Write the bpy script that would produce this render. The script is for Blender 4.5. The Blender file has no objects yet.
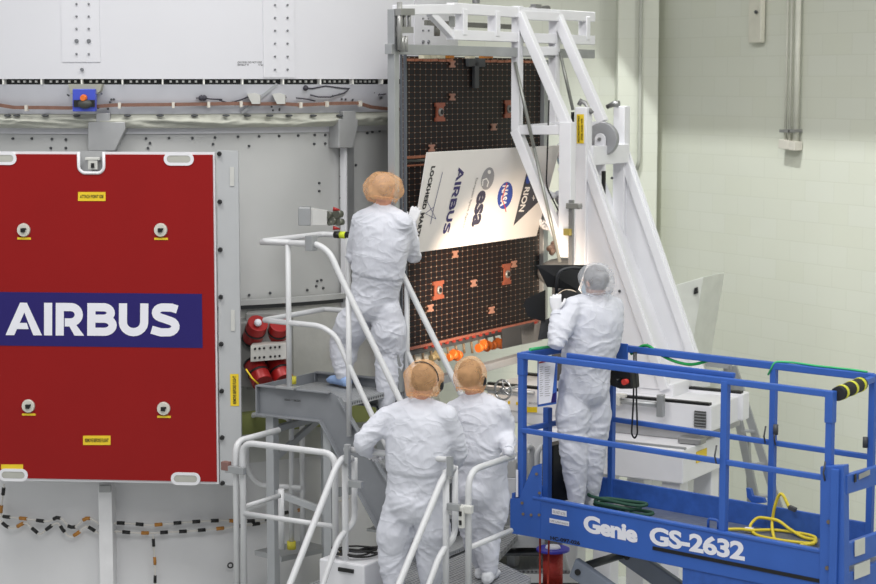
import bpy, bmesh, math, random
from mathutils import Vector, Matrix, noise
random.seed(7)
sc = bpy.context.scene
COL = sc.collection
V = Vector
R = math.radians
# ------------------------------------------------------------------ camera, world, lights, exposure
CAM = V((0, 0, 5.5)); F = 1900.0; PITCH = R(6.37)
cd = bpy.data.cameras.new('camera'); cam = bpy.data.objects.new('camera', cd); COL.objects.link(cam)
cam.location = CAM; cam.rotation_euler = (R(90) - PITCH, 0, 0)
cd.sensor_fit = 'HORIZONTAL'; cd.sensor_width = 36; cd.lens = F / 876 * 36; cd.clip_end = 200
cd.dof.use_dof = True; cd.dof.focus_distance = 13.4; cd.dof.aperture_fstop = 2.8
sc.camera = cam
w = bpy.data.worlds.new('world'); sc.world = w; w.use_nodes = True
bg = w.node_tree.nodes['Background']; bg.inputs[0].default_value = (0.96, 0.98, 1.0, 1); bg.inputs[1].default_value = 0.5
sc.view_settings.view_transform = 'Standard'; sc.view_settings.look = 'None'
sc.view_settings.gamma = 1; sc.view_settings.exposure = 0.0; sc.view_settings.use_curve_mapping = False

def area(name, loc, target, sx, sy, power, col=(1, 0.985, 0.96)):
    l = bpy.data.lights.new(name, 'AREA'); l.shape = 'RECTANGLE'; l.size = sx; l.size_y = sy; l.energy = power; l.color = col
    o = bpy.data.objects.new(name, l); COL.objects.link(o); o.location = loc
    o.rotation_euler = (V(target) - V(loc)).to_track_quat('-Z', 'Y').to_euler()
    return o
area('ceiling_bay_light', (-4.5, 9.5, 12.5), (-2, 14.5, 3), 3.5, 3.5, 430)
area('ceiling_bay_light', (3.5, 9.0, 12.5), (2, 14, 3), 3.5, 3.5, 430)
area('ceiling_bay_light', (0.0, 3.0, 12.0), (0, 14, 3), 4, 3, 360)
area('ceiling_bay_light', (6.5, 14.0, 12.5), (7.0, 20, 2), 3, 3, 330)
fl = bpy.data.lights.new('added_wall_spot', 'SPOT'); fl.energy = 2400; fl.color = (.97, 1, .99); fl.spot_size = R(44); fl.spot_blend = .35; fl.shadow_soft_size = .12  # added spot that brightens the lower right wall, not a known room lamp
fo = bpy.data.objects.new('added_wall_spot', fl); COL.objects.link(fo); fo.location = (.4, 15.5, 12)
fo.rotation_euler = (V((3.7, 19.2, 3.4)) - V((.4, 15.5, 12))).to_track_quat('-Z', 'Y').to_euler()
# ------------------------------------------------------------------ ray helpers: where a sight line meets a real plane of the place
def ray(x, y):
    u = (x - 438) / F; v = (292 - y) / F
    return V((u, math.cos(PITCH) + v * math.sin(PITCH), -math.sin(PITCH) + v * math.cos(PITCH)))
def PX(x, y, Y):
    d = ray(x, y); return CAM + d * (Y / d.y)
def hitn(x, y, P, n):
    d = ray(x, y); return CAM + d * ((P - CAM).dot(n) / d.dot(n))
def hit(x, y, P, D):
    return hitn(x, y, P, V((D.y, -D.x, 0)))
def hitz(x, y, z):
    return hitn(x, y, V((0, 0, z)), V((0, 0, 1)))
Z = V((0, 0, 1))
E1 = V((.52, .854, 0)).normalized(); E2 = V((E1.y, -E1.x, 0)); EA = math.atan2(E2.y, E2.x)
# ------------------------------------------------------------------ materials
def lin(c):
    c = c / 255.0
    return c / 12.92 if c <= .04045 else ((c + .055) / 1.055) ** 2.4
def rgb(c): return (lin(c[0]), lin(c[1]), lin(c[2]), 1)
MATS = {}
def M(name, col, rough=.5, metal=0, var=.06, scale=6, bump=0, bscale=40, coat=0, spec=.5, alpha=1, trans=0):
    if name in MATS: return MATS[name]
    m = bpy.data.materials.new(name); MATS[name] = m; m.use_nodes = True
    nt = m.node_tree; b = nt.nodes['Principled BSDF']; N = nt.nodes.new; L = nt.links.new
    tc = N('ShaderNodeTexCoord'); no = N('ShaderNodeTexNoise'); no.inputs['Scale'].default_value = scale; no.inputs['Detail'].default_value = 4
    L(tc.outputs['Object'], no.inputs['Vector'])
    mr = N('ShaderNodeMapRange'); mr.inputs[1].default_value = .3; mr.inputs[2].default_value = .7
    mr.inputs[3].default_value = 1 - var; mr.inputs[4].default_value = 1 + var
    L(no.outputs[0], mr.inputs[0])
    mx = N('ShaderNodeVectorMath'); mx.operation = 'SCALE'; mx.inputs[0].default_value = rgb(col)[:3]
    L(mr.outputs[0], mx.inputs['Scale']); L(mx.outputs[0], b.inputs['Base Color'])
    b.inputs['Roughness'].default_value = rough; b.inputs['Metallic'].default_value = metal
    b.inputs['Coat Weight'].default_value = coat; b.inputs['Specular IOR Level'].default_value = spec
    b.inputs['Alpha'].default_value = alpha; b.inputs['Transmission Weight'].default_value = trans
    if bump:
        n2 = N('ShaderNodeTexNoise'); n2.inputs['Scale'].default_value = bscale; n2.inputs['Detail'].default_value = 5
        L(tc.outputs['Object'], n2.inputs['Vector'])
        bp = N('ShaderNodeBump'); bp.inputs['Strength'].default_value = bump; bp.inputs['Distance'].default_value = .01
        L(n2.outputs[0], bp.inputs['Height']); L(bp.outputs[0], b.inputs['Normal'])
    return m
white_paint = M('white_paint', (226, 226, 230), .35, var=.02)
white_tube = M('white_tube', (205, 206, 208), .35, var=.03)
steel = M('brushed_steel', (150, 150, 150), .38, .7, var=.08)
alu = M('aluminium', (168, 170, 172), .4, .55, var=.06)
grey_paint = M('grey_paint', (128, 131, 136), .5, var=.06)
dark_grey = M('dark_grey', (70, 72, 75), .5)
black = M('black_plastic', (22, 22, 23), .45)
blackm = M('black_matte', (30, 31, 34), .75)
skin_white = M('spacecraft_white', (209, 209, 214), .45, var=.015, scale=1.5)
skin_grey = M('spacecraft_grey', (186, 187, 186), .45, var=.03, scale=2)
blanket_m = M('insulation_fabric', (186, 187, 176), .6, var=.06, scale=9, bump=.5, bscale=14)
copper_m = M('copper_tape', (132, 98, 84), .4, .25, var=.12, scale=20)
red_m = M('red_vinyl', (142, 12, 12), .42, var=.03, scale=2, spec=.3, bump=.08, bscale=180)
navy_m = M('navy_vinyl', (38, 30, 102), .45, spec=.3, var=.02)
letter_m = M('white_vinyl', (232, 232, 240), .45, var=.01)
yellow_m = M('yellow_label', (232, 200, 40), .5, var=.04)
ink = M('black_ink', (25, 22, 18), .6)
blue_m = M('lift_blue', (52, 96, 180), .42, var=.05, scale=5)
blue_dk = M('lift_blue_worn', (50, 92, 174), .5, var=.14, scale=14)
red_cyl = M('red_anodised', (156, 28, 28), .35, .15, var=.06)
suit_m = M('coverall_fabric', (208, 210, 219), .75, var=.015, scale=12)
def suit_bump():
    nt = suit_m.node_tree; N = nt.nodes.new; L = nt.links.new; b = nt.nodes['Principled BSDF']; tc = N('ShaderNodeTexCoord')
    prev = None
    for sc_, st, di, zs in ((4.5, .30, .045, 1.9), (11, .18, .016, .8)):
        mp = N('ShaderNodeMapping'); mp.inputs['Scale'].default_value = (1, 1, zs); mp.inputs['Rotation'].default_value = (.35, .5, 0); L(tc.outputs['Object'], mp.inputs[0])
        no = N('ShaderNodeTexNoise'); no.inputs['Scale'].default_value = sc_; no.inputs['Detail'].default_value = 1.5; no.inputs['Distortion'].default_value = .9; L(mp.outputs[0], no.inputs[0])
        s = N('ShaderNodeMath'); s.operation = 'SUBTRACT'; s.inputs[1].default_value = .5; L(no.outputs[0], s.inputs[0])
        a = N('ShaderNodeMath'); a.operation = 'ABSOLUTE'; L(s.outputs[0], a.inputs[0])
        p = N('ShaderNodeMath'); p.operation = 'POWER'; p.inputs[1].default_value = .6; L(a.outputs[0], p.inputs[0])
        bp = N('ShaderNodeBump'); bp.inputs['Strength'].default_value = st; bp.inputs['Distance'].default_value = di; bp.invert = True; L(p.outputs[0], bp.inputs['Height'])
        if prev: L(prev.outputs[0], bp.inputs['Normal'])
        prev = bp
    L(prev.outputs[0], b.inputs['Normal'])
suit_bump()
glove_m = M('glove_rubber', (222, 222, 226), .55, var=.03)
skin_m = M('skin', (205, 150, 125), .55, var=.05)
hair_m = M('brown_hair', (66, 46, 34), .8, var=.25, scale=60, bump=.6, bscale=120)
greyhair_m = M('grey_hair', (84, 74, 72), .8, var=.25, scale=60, bump=.6, bscale=120)
shoe_m = M('shoe_cover', (214, 216, 220), .7, var=.05, bump=.4, bscale=30)
shoeblue_m = M('shoe_cover_blue', (150, 178, 222), .7, var=.06, bump=.4, bscale=30)
olive_m = M('olive_beam', (128, 134, 78), .6)
orange_m = M('orange_connector', (220, 110, 40), .5)
def net_mat(name, col, op):
    m = bpy.data.materials.new(name); m.use_nodes = True; nt = m.node_tree; N = nt.nodes.new; L = nt.links.new
    b = nt.nodes['Principled BSDF']; out = nt.nodes['Material Output']
    b.inputs['Base Color'].default_value = rgb(col); b.inputs['Roughness'].default_value = .8
    t = N('ShaderNodeBsdfTransparent'); mix = N('ShaderNodeMixShader')
    tc = N('ShaderNodeTexCoord'); no = N('ShaderNodeTexNoise'); no.inputs['Scale'].default_value = 11; no.inputs['Detail'].default_value = 2
    no.inputs['Distortion'].default_value = 1.5
    L(tc.outputs['Object'], no.inputs['Vector'])
    mr = N('ShaderNodeMapRange'); mr.inputs[1].default_value = .35; mr.inputs[2].default_value = .65
    mr.inputs[3].default_value = op - .05; mr.inputs[4].default_value = min(1, op + .06)
    L(no.outputs[0], mr.inputs[0]); L(mr.outputs[0], mix.inputs[0]); L(t.outputs[0], mix.inputs[1]); L(b.outputs[0], mix.inputs[2])
    L(mix.outputs[0], out.inputs['Surface'])
    bp = N('ShaderNodeBump'); bp.inputs['Strength'].default_value = .3; bp.inputs['Distance'].default_value = .02
    L(no.outputs[0], bp.inputs['Height']); L(bp.outputs[0], b.inputs['Normal'])
    return m
net_orange = net_mat('orange_net_fabric', (252, 196, 140), .37)
net_white = net_mat('white_net_fabric', (216, 220, 226), .36)
# ------------------------------------------------------------------ mesh builder
MW = {}
SPLIT = {k: k[:-1] for k in ('harness_clamps', 'blanket_studs', 'truss_uprights', 'cross_ties', 'rail_clamps', 'red_tags', 'push_handles', 'guide_rails', 'hoist_pins', 'lock_pins', 'post_braces', 'vent_slats', 'latch_slots', 'red_streamers', 'sensor_wires', 'cross_tubes', 'gusset_bolts', 'column_bolts', 'plate_bolts', 'ribbed_treads', 'treads', 'orange_connectors', 'pivot_pins', 'seam_clips', 'rivets', 'bolt_holes')}
SPLIT['black_sleeves'] = 'black_sleeve'; SPLIT['amber_sleeves'] = 'amber_sleeve'; SPLIT['latch_row'] = 'latch'; SPLIT['turnbuckles'] = 'turnbuckle_piece'; SPLIT['hanging_wires'] = 'hanging_wire'
class MB:
    def __init__(s): s.v = []; s.f = []; s.m = []; s.s = []
    def add(s, vs, fs, m=0, smooth=False):
        o = len(s.v); s.v += [V(p) for p in vs]
        for f in fs: s.f.append([i + o for i in f]); s.m.append(m); s.s.append(smooth)
        return s
    def box(s, c, size, ax=None, m=0):
        ax = ax or (V((1, 0, 0)), V((0, 1, 0)), Z); c = V(c)
        a, b, d = [V(ax[i]) * size[i] / 2 for i in range(3)]
        vs = [c + a * i + b * j + d * k for k in (-1, 1) for j in (-1, 1) for i in (-1, 1)]
        return s.add(vs, [(0, 2, 3, 1), (4, 5, 7, 6), (0, 1, 5, 4), (2, 6, 7, 3), (0, 4, 6, 2), (1, 3, 7, 5)], m)
    def ebox(s, c, size, m=0): return s.box(c, size, (E2, E1, Z), m)
    def bar(s, p0, p1, w, h, up=Z, m=0):
        p0 = V(p0); p1 = V(p1); d = (p1 - p0); L = d.length; d.normalize()
        sd = d.cross(up)
        if sd.length < 1e-4: sd = d.cross(E2)
        sd.normalize(); u = sd.cross(d)
        return s.box((p0 + p1) / 2, (w, L, h), (sd, d, u), m)
    def tube(s, pts, r, seg=10, bend=0, m=0, cap=True, closed=False):
        pts = [V(p) for p in pts]
        if bend and len(pts) > 2:
            q = [pts[0]]
            for i in range(1, len(pts) - 1):
                a, b, c = pts[i - 1], pts[i], pts[i + 1]
                t = min(bend, (a - b).length * .49, (c - b).length * .49)
                pa = b + (a - b).normalized() * t; pc = b + (c - b).normalized() * t
                for k in range(6):
                    u = k / 5; q.append(pa * (1 - u) ** 2 + b * 2 * u * (1 - u) + pc * u * u)
            q.append(pts[-1]); pts = q
        n = len(pts); rings = []; nrm = None
        for i in range(n):
            if closed: t = pts[(i + 1) % n] - pts[i - 1]
            else: t = pts[min(i + 1, n - 1)] - pts[max(i - 1, 0)]
            if t.length < 1e-9: t = Z.copy()
            t.normalize()
            if nrm is None: nrm = t.cross(Z if abs(t.z) < .9 else V((1, 0, 0))).normalized()
            nrm = (nrm - t * nrm.dot(t)).normalized(); bn = t.cross(nrm)
            rr = r[i] if isinstance(r, (list, tuple)) else r
            rings.append([pts[i] + (nrm * math.cos(2 * math.pi * k / seg) + bn * math.sin(2 * math.pi * k / seg)) * rr for k in range(seg)])
        vs = [p for g in rings for p in g]; fs = []
        for i in range(n if closed else n - 1):
            for k in range(seg):
                a = i * seg; b = ((i + 1) % n) * seg
                fs.append((a + k, a + (k + 1) % seg, b + (k + 1) % seg, b + k))
        s.add(vs, fs, m, True)
        if cap and not closed:
            o = len(s.v) - len(vs)
            s.f.append([o + k for k in range(seg)][::-1]); s.m.append(m); s.s.append(False)
            s.f.append([o + (n - 1) * seg + k for k in range(seg)]); s.m.append(m); s.s.append(False)
        return s
    def cyl(s, p0, p1, r0, r1=None, seg=16, m=0):
        r1 = r0 if r1 is None else r1
        return s.tube([p0, p1], [r0, r1], seg, m=m)
    def prism(s, pts, ext, m=0, ms=None):
        pts = [V(p) for p in pts]; n = len(pts); ext = V(ext)
        s.add(pts + [p + ext for p in pts], [list(range(n))], m)
        o = len(s.v) - 2 * n; ms = m if ms is None else ms
        s.f.append([o + n + k for k in range(n)][::-1]); s.m.append(m); s.s.append(False)
        for k in range(n):
            s.f.append([o + k, o + n + k, o + n + (k + 1) % n, o + (k + 1) % n]); s.m.append(ms); s.s.append(False)
        return s
    def ell(s, c, axes, seg=16, rings=10, m=0):
        c = V(c); a, b, d = [V(x) for x in axes]; vs = [c - d]
        for i in range(1, rings):
            t = math.pi * i / rings
            for k in range(seg):
                u = 2 * math.pi * k / seg
                vs.append(c + (a * math.cos(u) + b * math.sin(u)) * math.sin(t) - d * math.cos(t))
        vs.append(c + d); fs = []
        for k in range(seg): fs.append((0, 1 + (k + 1) % seg, 1 + k))
        for i in range(rings - 2):
            for k in range(seg):
                a0 = 1 + i * seg; b0 = a0 + seg
                fs.append((a0 + k, a0 + (k + 1) % seg, b0 + (k + 1) % seg, b0 + k))
        a0 = 1 + (rings - 2) * seg; T = len(vs) - 1
        for k in range(seg): fs.append((a0 + k, a0 + (k + 1) % seg, T))
        return s.add(vs, fs, m, True)
    def sph(s, c, r, seg=10, rings=7, m=0): return s.ell(c, (V((r, 0, 0)), V((0, r, 0)), V((0, 0, r))), seg, rings, m)
    def loft(s, rings, m=0, smooth=True, cap=True):
        n = len(rings[0]); vs = [V(p) for g in rings for p in g]; fs = []
        for i in range(len(rings) - 1):
            for k in range(n):
                a = i * n; b = a + n
                fs.append((a + k, a + (k + 1) % n, b + (k + 1) % n, b + k))
        s.add(vs, fs, m, smooth)
        if cap:
            o = len(s.v) - len(vs)
            s.f.append([o + k for k in range(n)][::-1]); s.m.append(m); s.s.append(False)
            s.f.append([o + len(vs) - n + k for k in range(n)]); s.m.append(m); s.s.append(False)
        return s
    def mesh(s, name, mats, inv=None):
        me = bpy.data.meshes.new(name)
        vs = [(inv @ p) for p in s.v] if inv else s.v
        me.from_pydata([tuple(p) for p in vs], [], s.f)
        for mt in mats: me.materials.append(mt)
        me.polygons.foreach_set('material_index', s.m); me.polygons.foreach_set('use_smooth', s.s)
        me.update()
        bm = bmesh.new(); bm.from_mesh(me); bmesh.ops.recalc_face_normals(bm, faces=bm.faces); bm.to_mesh(me); bm.free()
        return me
    def build(s, name, mats, root=None, bevel=0, label=None):
        if name in SPLIT and root is not None:
            par = list(range(len(s.v)))
            def find(i):
                while par[i] != i: par[i] = par[par[i]]; i = par[i]
                return i
            for f in s.f:
                for i in f[1:]: par[find(i)] = find(f[0])
            gr = {}
            for j, f in enumerate(s.f): gr.setdefault(find(f[0]), []).append(j)
            out = None
            for fs in gr.values():
                m = MB(); mp = {}
                for j in fs:
                    for i in s.f[j]:
                        if i not in mp: mp[i] = len(m.v); m.v.append(s.v[i])
                    m.f.append([mp[i] for i in s.f[j]]); m.m.append(s.m[j]); m.s.append(s.s[j])
                out = m.build(SPLIT[name], mats, root, bevel, label)
            return out
        if not isinstance(mats, (list, tuple)): mats = [mats]
        if root is None:
            xs = [p.x for p in s.v]; ys = [p.y for p in s.v]; zs = [p.z for p in s.v]
            loc = V(((min(xs) + max(xs)) / 2, (min(ys) + max(ys)) / 2, min(zs))); W = Matrix.Translation(loc)
        else: W = MW[root.name]
        o = bpy.data.objects.new(name, s.mesh(name, mats, W.inverted())); COL.objects.link(o)
        if root is None: o.location = loc
        else: o.parent = root
        MW[o.name] = W
        if bevel:
            b = o.modifiers.new('bevel', 'BEVEL'); b.width = bevel; b.segments = 2; b.limit_method = 'ANGLE'; b.angle_limit = R(50); b.harden_normals = False
        if label: o['label'] = label
        return o
def tag(o, label, cat, group=None, kind=None):
    o['label'] = label; o['category'] = cat
    if group: o['group'] = group
    if kind: o['kind'] = kind
    return o
def struct(o): o['kind'] = 'structure'; return o
def thing(name, label, cat, loc, rz=0, group=None):
    o = bpy.data.objects.new(name, None); COL.objects.link(o); o.empty_display_size = .1
    o.location = loc; o.rotation_euler = (0, 0, rz); MW[o.name] = Matrix.Translation(V(loc)) @ Matrix.Rotation(rz, 4, 'Z')
    return tag(o, label, cat, group)
def ering(c, a, b, n=16): return [c + a * math.cos(2 * math.pi * k / n) + b * math.sin(2 * math.pi * k / n) for k in range(n)]
# ------------------------------------------------------------------ lettering
def text2d(t, bold=0, sp=1.0):
    cu = bpy.data.curves.new('lettering', 'FONT'); cu.body = t; cu.size = 1; cu.offset = bold; cu.resolution_u = 4; cu.space_character = sp
    ob = bpy.data.objects.new('lettering', cu); COL.objects.link(ob)
    dg = bpy.context.evaluated_depsgraph_get(); me = bpy.data.meshes.new_from_object(ob.evaluated_get(dg))
    vs = [(v.co.x, v.co.y) for v in me.vertices]; fs = [tuple(p.vertices) for p in me.polygons]
    bpy.data.objects.remove(ob); bpy.data.curves.remove(cu); bpy.data.meshes.remove(me)
    return vs, fs
def place2d(mb, vf, O, U, W, m=0, fit=None):
    """lay 2-D shapes in the plane at O: U carries the whole width, W the whole height"""
    vs, fs = vf; x0 = min(p[0] for p in vs); x1 = max(p[0] for p in vs); y0 = min(p[1] for p in vs); y1 = max(p[1] for p in vs)
    Nn = U.cross(W).normalized()
    mb.add([O + U * ((p[0] - x0) / (x1 - x0)) + W * ((p[1] - y0) / (y1 - y0)) + Nn * (p[2] if len(p) > 2 else 0) for p in vs], fs, m)
def stroke2d(pts, w, vs, fs):
    n = len(pts); L = []; Rr = []
    for i in range(n):
        p = V(pts[i]); a = V(pts[i - 1]) if i else None; b = V(pts[i + 1]) if i < n - 1 else None
        d1 = (p - a).normalized() if a else None; d2 = (b - p).normalized() if b else None
        if d1 is None: d1 = d2
        if d2 is None: d2 = d1
        n1 = V((-d1.y, d1.x)); n2 = V((-d2.y, d2.x)); nn = n1 + n2
        k = w / 2 / max(.35, nn.length / 2); nn.normalize()
        L.append(p + nn * k); Rr.append(p - nn * k)
    o = len(vs)
    for i in range(n): vs.append(tuple(L[i])); vs.append(tuple(Rr[i]))
    for i in range(n - 1): fs.append((o + 2 * i, o + 2 * i + 1, o + 2 * i + 3, o + 2 * i + 2))
def arc(cx, cy, rx, ry, a0, a1, n=10):
    return [(cx + rx * math.cos(R(a0 + (a1 - a0) * k / n)), cy + ry * math.sin(R(a0 + (a1 - a0) * k / n))) for k in range(n + 1)]
def airbus():
    vs = []; fs = []; w = .25
    lay = [0]
    def lift_(o):
        lay[0] += 1
        for i in range(o, len(vs)): vs[i] = (vs[i][0], vs[i][1], .0004 * (lay[0] % 4))
    def poly(p): o = len(vs); vs.extend(p); fs.append(tuple(range(o, o + len(p)))); lift_(o)
    poly([(0, 0), (.27, 0), (.62, .78), (.66, 1), (.45, 1)])
    poly([(.66, 1), (.45, 1), (.55, .78), (.86, 0), (1.13, 0)])
    poly([(.2, .19), (.72, .19), (.66, .38), (.3, .38)])
    def S(x, pts): o = len(vs); stroke2d([(x + a, b) for a, b in pts], w, vs, fs); lift_(o)
    S(1.19, [(.125, 0), (.125, 1)])
    S(1.55, [(.125, 0), (.125, 1)]); S(1.55, [(.2, .875), (.46, .875)] + arc(.46, .64, .25, .235, 80, -80) + [(.46, .405), (.28, .405)]); poly([(1.87, .47), (2.13, .40), (2.43, 0), (2.13, 0)])
    S(2.52, [(.125, 0), (.125, 1)]); S(2.52, [(.2, .875), (.48, .875)] + arc(.5, .70, .22, .175, 80, -80) + [(.48, .525), (.2, .525)]); S(2.52, [(.2, .525), (.5, .525)] + arc(.52, .325, .26, .2, 80, -80) + [(.5, .125), (.2, .125)])
    S(3.49, [(.125, 1), (.125, .42)] + arc(.45, .42, .325, .30, 185, 355) + [(.775, .42), (.775, 1)])
    S(4.47, [(.80, .82), (.62, .875), (.42, .88)] + arc(.36, .72, .21, .16, 100, 250, 7) + [(.42, .53), (.56, .48)] + arc(.52, .30, .23, .18, 70, -100, 8) + [(.30, .12), (.02, .2)])
    return vs, fs
# ------------------------------------------------------------------ the room
def block_mat(name, col, col2, ax, bw=.42, bh=.205):
    m = bpy.data.materials.new(name); m.use_nodes = True; nt = m.node_tree; N = nt.nodes.new; L = nt.links.new
    b = nt.nodes['Principled BSDF']; b.inputs['Roughness'].default_value = .5
    tc = N('ShaderNodeTexCoord'); sp = N('ShaderNodeSeparateXYZ'); L(tc.outputs['Object'], sp.inputs[0])
    cb = N('ShaderNodeCombineXYZ'); L(sp.outputs[0], cb.inputs[0]); L(sp.outputs[2], cb.inputs[1])
    br = N('ShaderNodeTexBrick'); br.inputs['Scale'].default_value = 1; br.inputs['Brick Width'].default_value = bw; br.inputs['Row Height'].default_value = bh
    br.inputs['Mortar Size'].default_value = .006; br.inputs['Mortar Smooth'].default_value = .6
    br.inputs['Color1'].default_value = rgb(col); br.inputs['Color2'].default_value = rgb(col2)
    br.inputs['Mortar'].default_value = rgb([c * .975 for c in col])
    L(cb.outputs[0], br.inputs['Vector']); 
    no = N('ShaderNodeTexNoise'); no.inputs['Scale'].default_value = .7; L(tc.outputs['Object'], no.inputs['Vector'])
    mr = N('ShaderNodeMapRange'); mr.inputs[3].default_value = .95; mr.inputs[4].default_value = 1.05; L(no.outputs[0], mr.inputs[0])
    mx = N('ShaderNodeVectorMath'); mx.operation = 'SCALE'; L(br.outputs[0], mx.inputs[0]); L(mr.outputs[0], mx.inputs['Scale'])
    L(mx.outputs[0], b.inputs['Base Color'])
    bp = N('ShaderNodeBump'); bp.invert = True; bp.inputs['Strength'].default_value = .15; bp.inputs['Distance'].default_value = .004
    L(br.outputs['Fac'], bp.inputs['Height']); L(bp.outputs[0], b.inputs['Normal'])
    return m
blk = block_mat('painted_block', (212, 214, 200), (214, 216, 204), 0)
floor_m = M('epoxy_floor', (196, 198, 194), .25, var=.03, scale=1)
b = MB(); b.box((2, 14, -.1), (30, 26, .2)); struct(b.build('floor', floor_m))
CR = PX(655, 80, 21.0); CR.z = 0
WD = V((.573, -1, 0)).normalized()           # the right wall runs towards the camera
def wallbox(name, p0, p1, h, th, mat):
    d = (p1 - p0); L = d.length; d.normalize(); n = V((-d.y, d.x, 0))
    if n.y < 0: n = -n
    o = bpy.data.objects.new(name, MB().box((L / 2, th / 2 if True else 0, h / 2), (L, th, h)).mesh(name, [mat])); COL.objects.link(o)
    o.location = p0; o.rotation_euler = (0, 0, math.atan2(d.y, d.x)); MW[o.name] = Matrix.Translation(p0) @ Matrix.Rotation(math.atan2(d.y, d.x), 4, 'Z')
    return struct(o)
wallbox('wall_right', CR, CR + WD * 14, 12.5, .3, blk)
wallbox('wall_back', CR + V((-13, 0, 0)), CR + V((.3, 0, 0)), 12.5, .3, blk)
b = MB(); g_ = V((-WD.y * -1, WD.x * -1, 0)); g_ = V((-.868, -.497, 0)); b.box(CR + WD * 3 + g_ * 1.5 + Z * 8.83, (12, .3, 2.6), (WD, g_, Z)); struct(b.build('wall_shade_blocker', M('shade_blocker_grey', (170, 170, 160), .6)))  # unseen slab, added to keep the wall spot off the upper right wall
# pilaster in the corner and its conduit
px0 = PX(616, 80, 20.9); b = MB(); b.box(((px0.x + CR.x) / 2, 20.85, 6.25), (CR.x - px0.x, .3, 12.5)); struct(b.build('trim_1', blk))
conduit = M('conduit_paint', (176, 178, 168), .5)
t = PX(640, 80, 20.66)
o = MB().tube([V((t.x, 20.64, 12)), V((t.x, 20.64, hit(640, 160, V((0, 20.64, 0)), V((1, 0, 0))).z)), V((t.x - .03, 20.64, hit(636, 170, V((0, 20.64, 0)), V((1, 0, 0))).z))], .022).build('conduit', conduit)
tag(o, 'single thin grey conduit running down the corner pilaster', 'conduit')
# points on the right wall, whose top is shaded by the added unseen blocker
def wl(x, y, off=0): return hit(x, y, CR + V((-WD.y, WD.x, 0)) * -off if 0 else CR + V((WD.y, -WD.x, 0)) * off, WD)
pipe_m = M('pipe_paint', (206, 206, 194), .45)
for i, x in enumerate((787.5, 791.8, 798.0)):
    r = (.014, .014, .03)[i]; off = .06
    top = wl(x + .8, -12, off); bot = wl(x - .2, 142 + i, off); bot = V((top.x, top.y, bot.z))
    b = MB(); b.tube([top, bot], r)
    root = thing('wall_pipe', ['slim wall pipe nearest the corner, ending in a square fitting', 'slim wall pipe in the middle of the three, ending in a square fitting', 'thickest of the three pipes on the right block wall'][i], 'pipe', bot, 0, 'three vertical pipes on the right wall')
    b.build('pipe', pipe_m, root)
    MB().box(bot + V((0, 0, -.02)), (.09, .1, .09), (WD, V((-WD.y, WD.x, 0)), Z)).build('end_fitting', M('fitting', (196, 192, 182), .5), root, .006)
    MB().box(V((bot.x, bot.y, wl(x, 131, off).z)), (.07, .1, .03), (WD, V((-WD.y, WD.x, 0)), Z)).build('clamp', steel, root)
p = wl(757, 8, .05)
root = thing('wall_box', 'pale box with a small dark dot on the upper right wall', 'electrical box', V((p.x, p.y, p.z - .35)), math.atan2(WD.y, WD.x))
wax = (WD, V((-WD.y, WD.x, 0)), Z)
MB().box(p + V((0, 0, .1)), (.2, .06, .9), wax).build('housing', M('box_paint', (212, 210, 196), .5), root, .01)
MB().sph(wl(756, 12, .1), .02).build('knob', dark_grey, root)
# ------------------------------------------------------------------ spacecraft adapter
SC = V((-2.5, 17.0, 0)); RU = 2.68; RB = 2.6; RL = 2.52
def chit(x, y, r):
    d = ray(x, y); o = CAM - SC
    A = d.x ** 2 + d.y ** 2; B = 2 * (o.x * d.x + o.y * d.y); C = o.x ** 2 + o.y ** 2 - r * r
    D = B * B - 4 * A * C
    if D < 0: D = 0
    t = (-B - math.sqrt(D)) / (2 * A); p = CAM + d * t
    return math.atan2(p.x - SC.x, SC.y - p.y), p.z
def cp(a, r, z): return V((SC.x + r * math.sin(a), SC.y - r * math.cos(a), z))
def shell(mb, r0, r1, z0, z1, a0=-1.1, a1=2.2, n=80, th=.05, m=0, fn=None):
    vs = []
    for i in range(n + 1):
        a = a0 + (a1 - a0) * i / n
        vs += [cp(a, r0, z0), cp(a, r1, z1), cp(a, r1 - th, z1), cp(a, r0 - th, z0)]
    fs = []
    for i in range(n):
        for k in range(4): fs.append((4 * i + k, 4 * i + (k + 1) % 4, 4 * i + 4 + (k + 1) % 4, 4 * i + 4 + k))
    fs += [(0, 1, 2, 3), (4 * n + 3, 4 * n + 2, 4 * n + 1, 4 * n)]
    mb.add(vs, fs, m, True); return mb
zU = chit(120, 79, RU)[1]; zS = chit(120, 84.5, RU)[1]; zB = chit(120, 114, RB)[1]; zL = chit(120, 128, RL)[1]
adapter = thing('spacecraft_adapter', 'tall white cylindrical spacecraft section filling the left background behind the red cover', 'spacecraft', V((SC.x, SC.y, 0)))
def part(mb, name, mat, root=adapter, **k): return mb.build(name, mat, root, **k)
b = shell(MB(), RU, RU, zU, 8.2); o = part(b, 'upper_fairing', skin_white)
def flat_shade(o, ang=30):
    for p in o.data.polygons: p.use_smooth = True
    try: o.data.set_sharp_from_angle(angle=R(ang))
    except Exception: pass
flat_shade(o)
o = part(shell(MB(), RU - .05, RU - .05, zS, zU), 'black_strip', M('seam_black', (40, 42, 40), .6)); flat_shade(o)  # black strip between fairing and band, behind the white clips
b = MB()
for x in (6, 43.5, 83, 123, 162.5, 203, 241, 281, 317.5, 349.5, 378.5):
    a, _ = chit(x, 81, RU - .05); b.box(cp(a, RU - .03, (zU + zS) / 2), (.012, .05, zU - zS), (V((math.cos(a), math.sin(a), 0)), V((-math.sin(a), math.cos(a), 0)), Z))
xs = [6, 43.5, 83, 123, 162.5, 203, 241, 281, 317.5, 349.5, 378.5]
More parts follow.
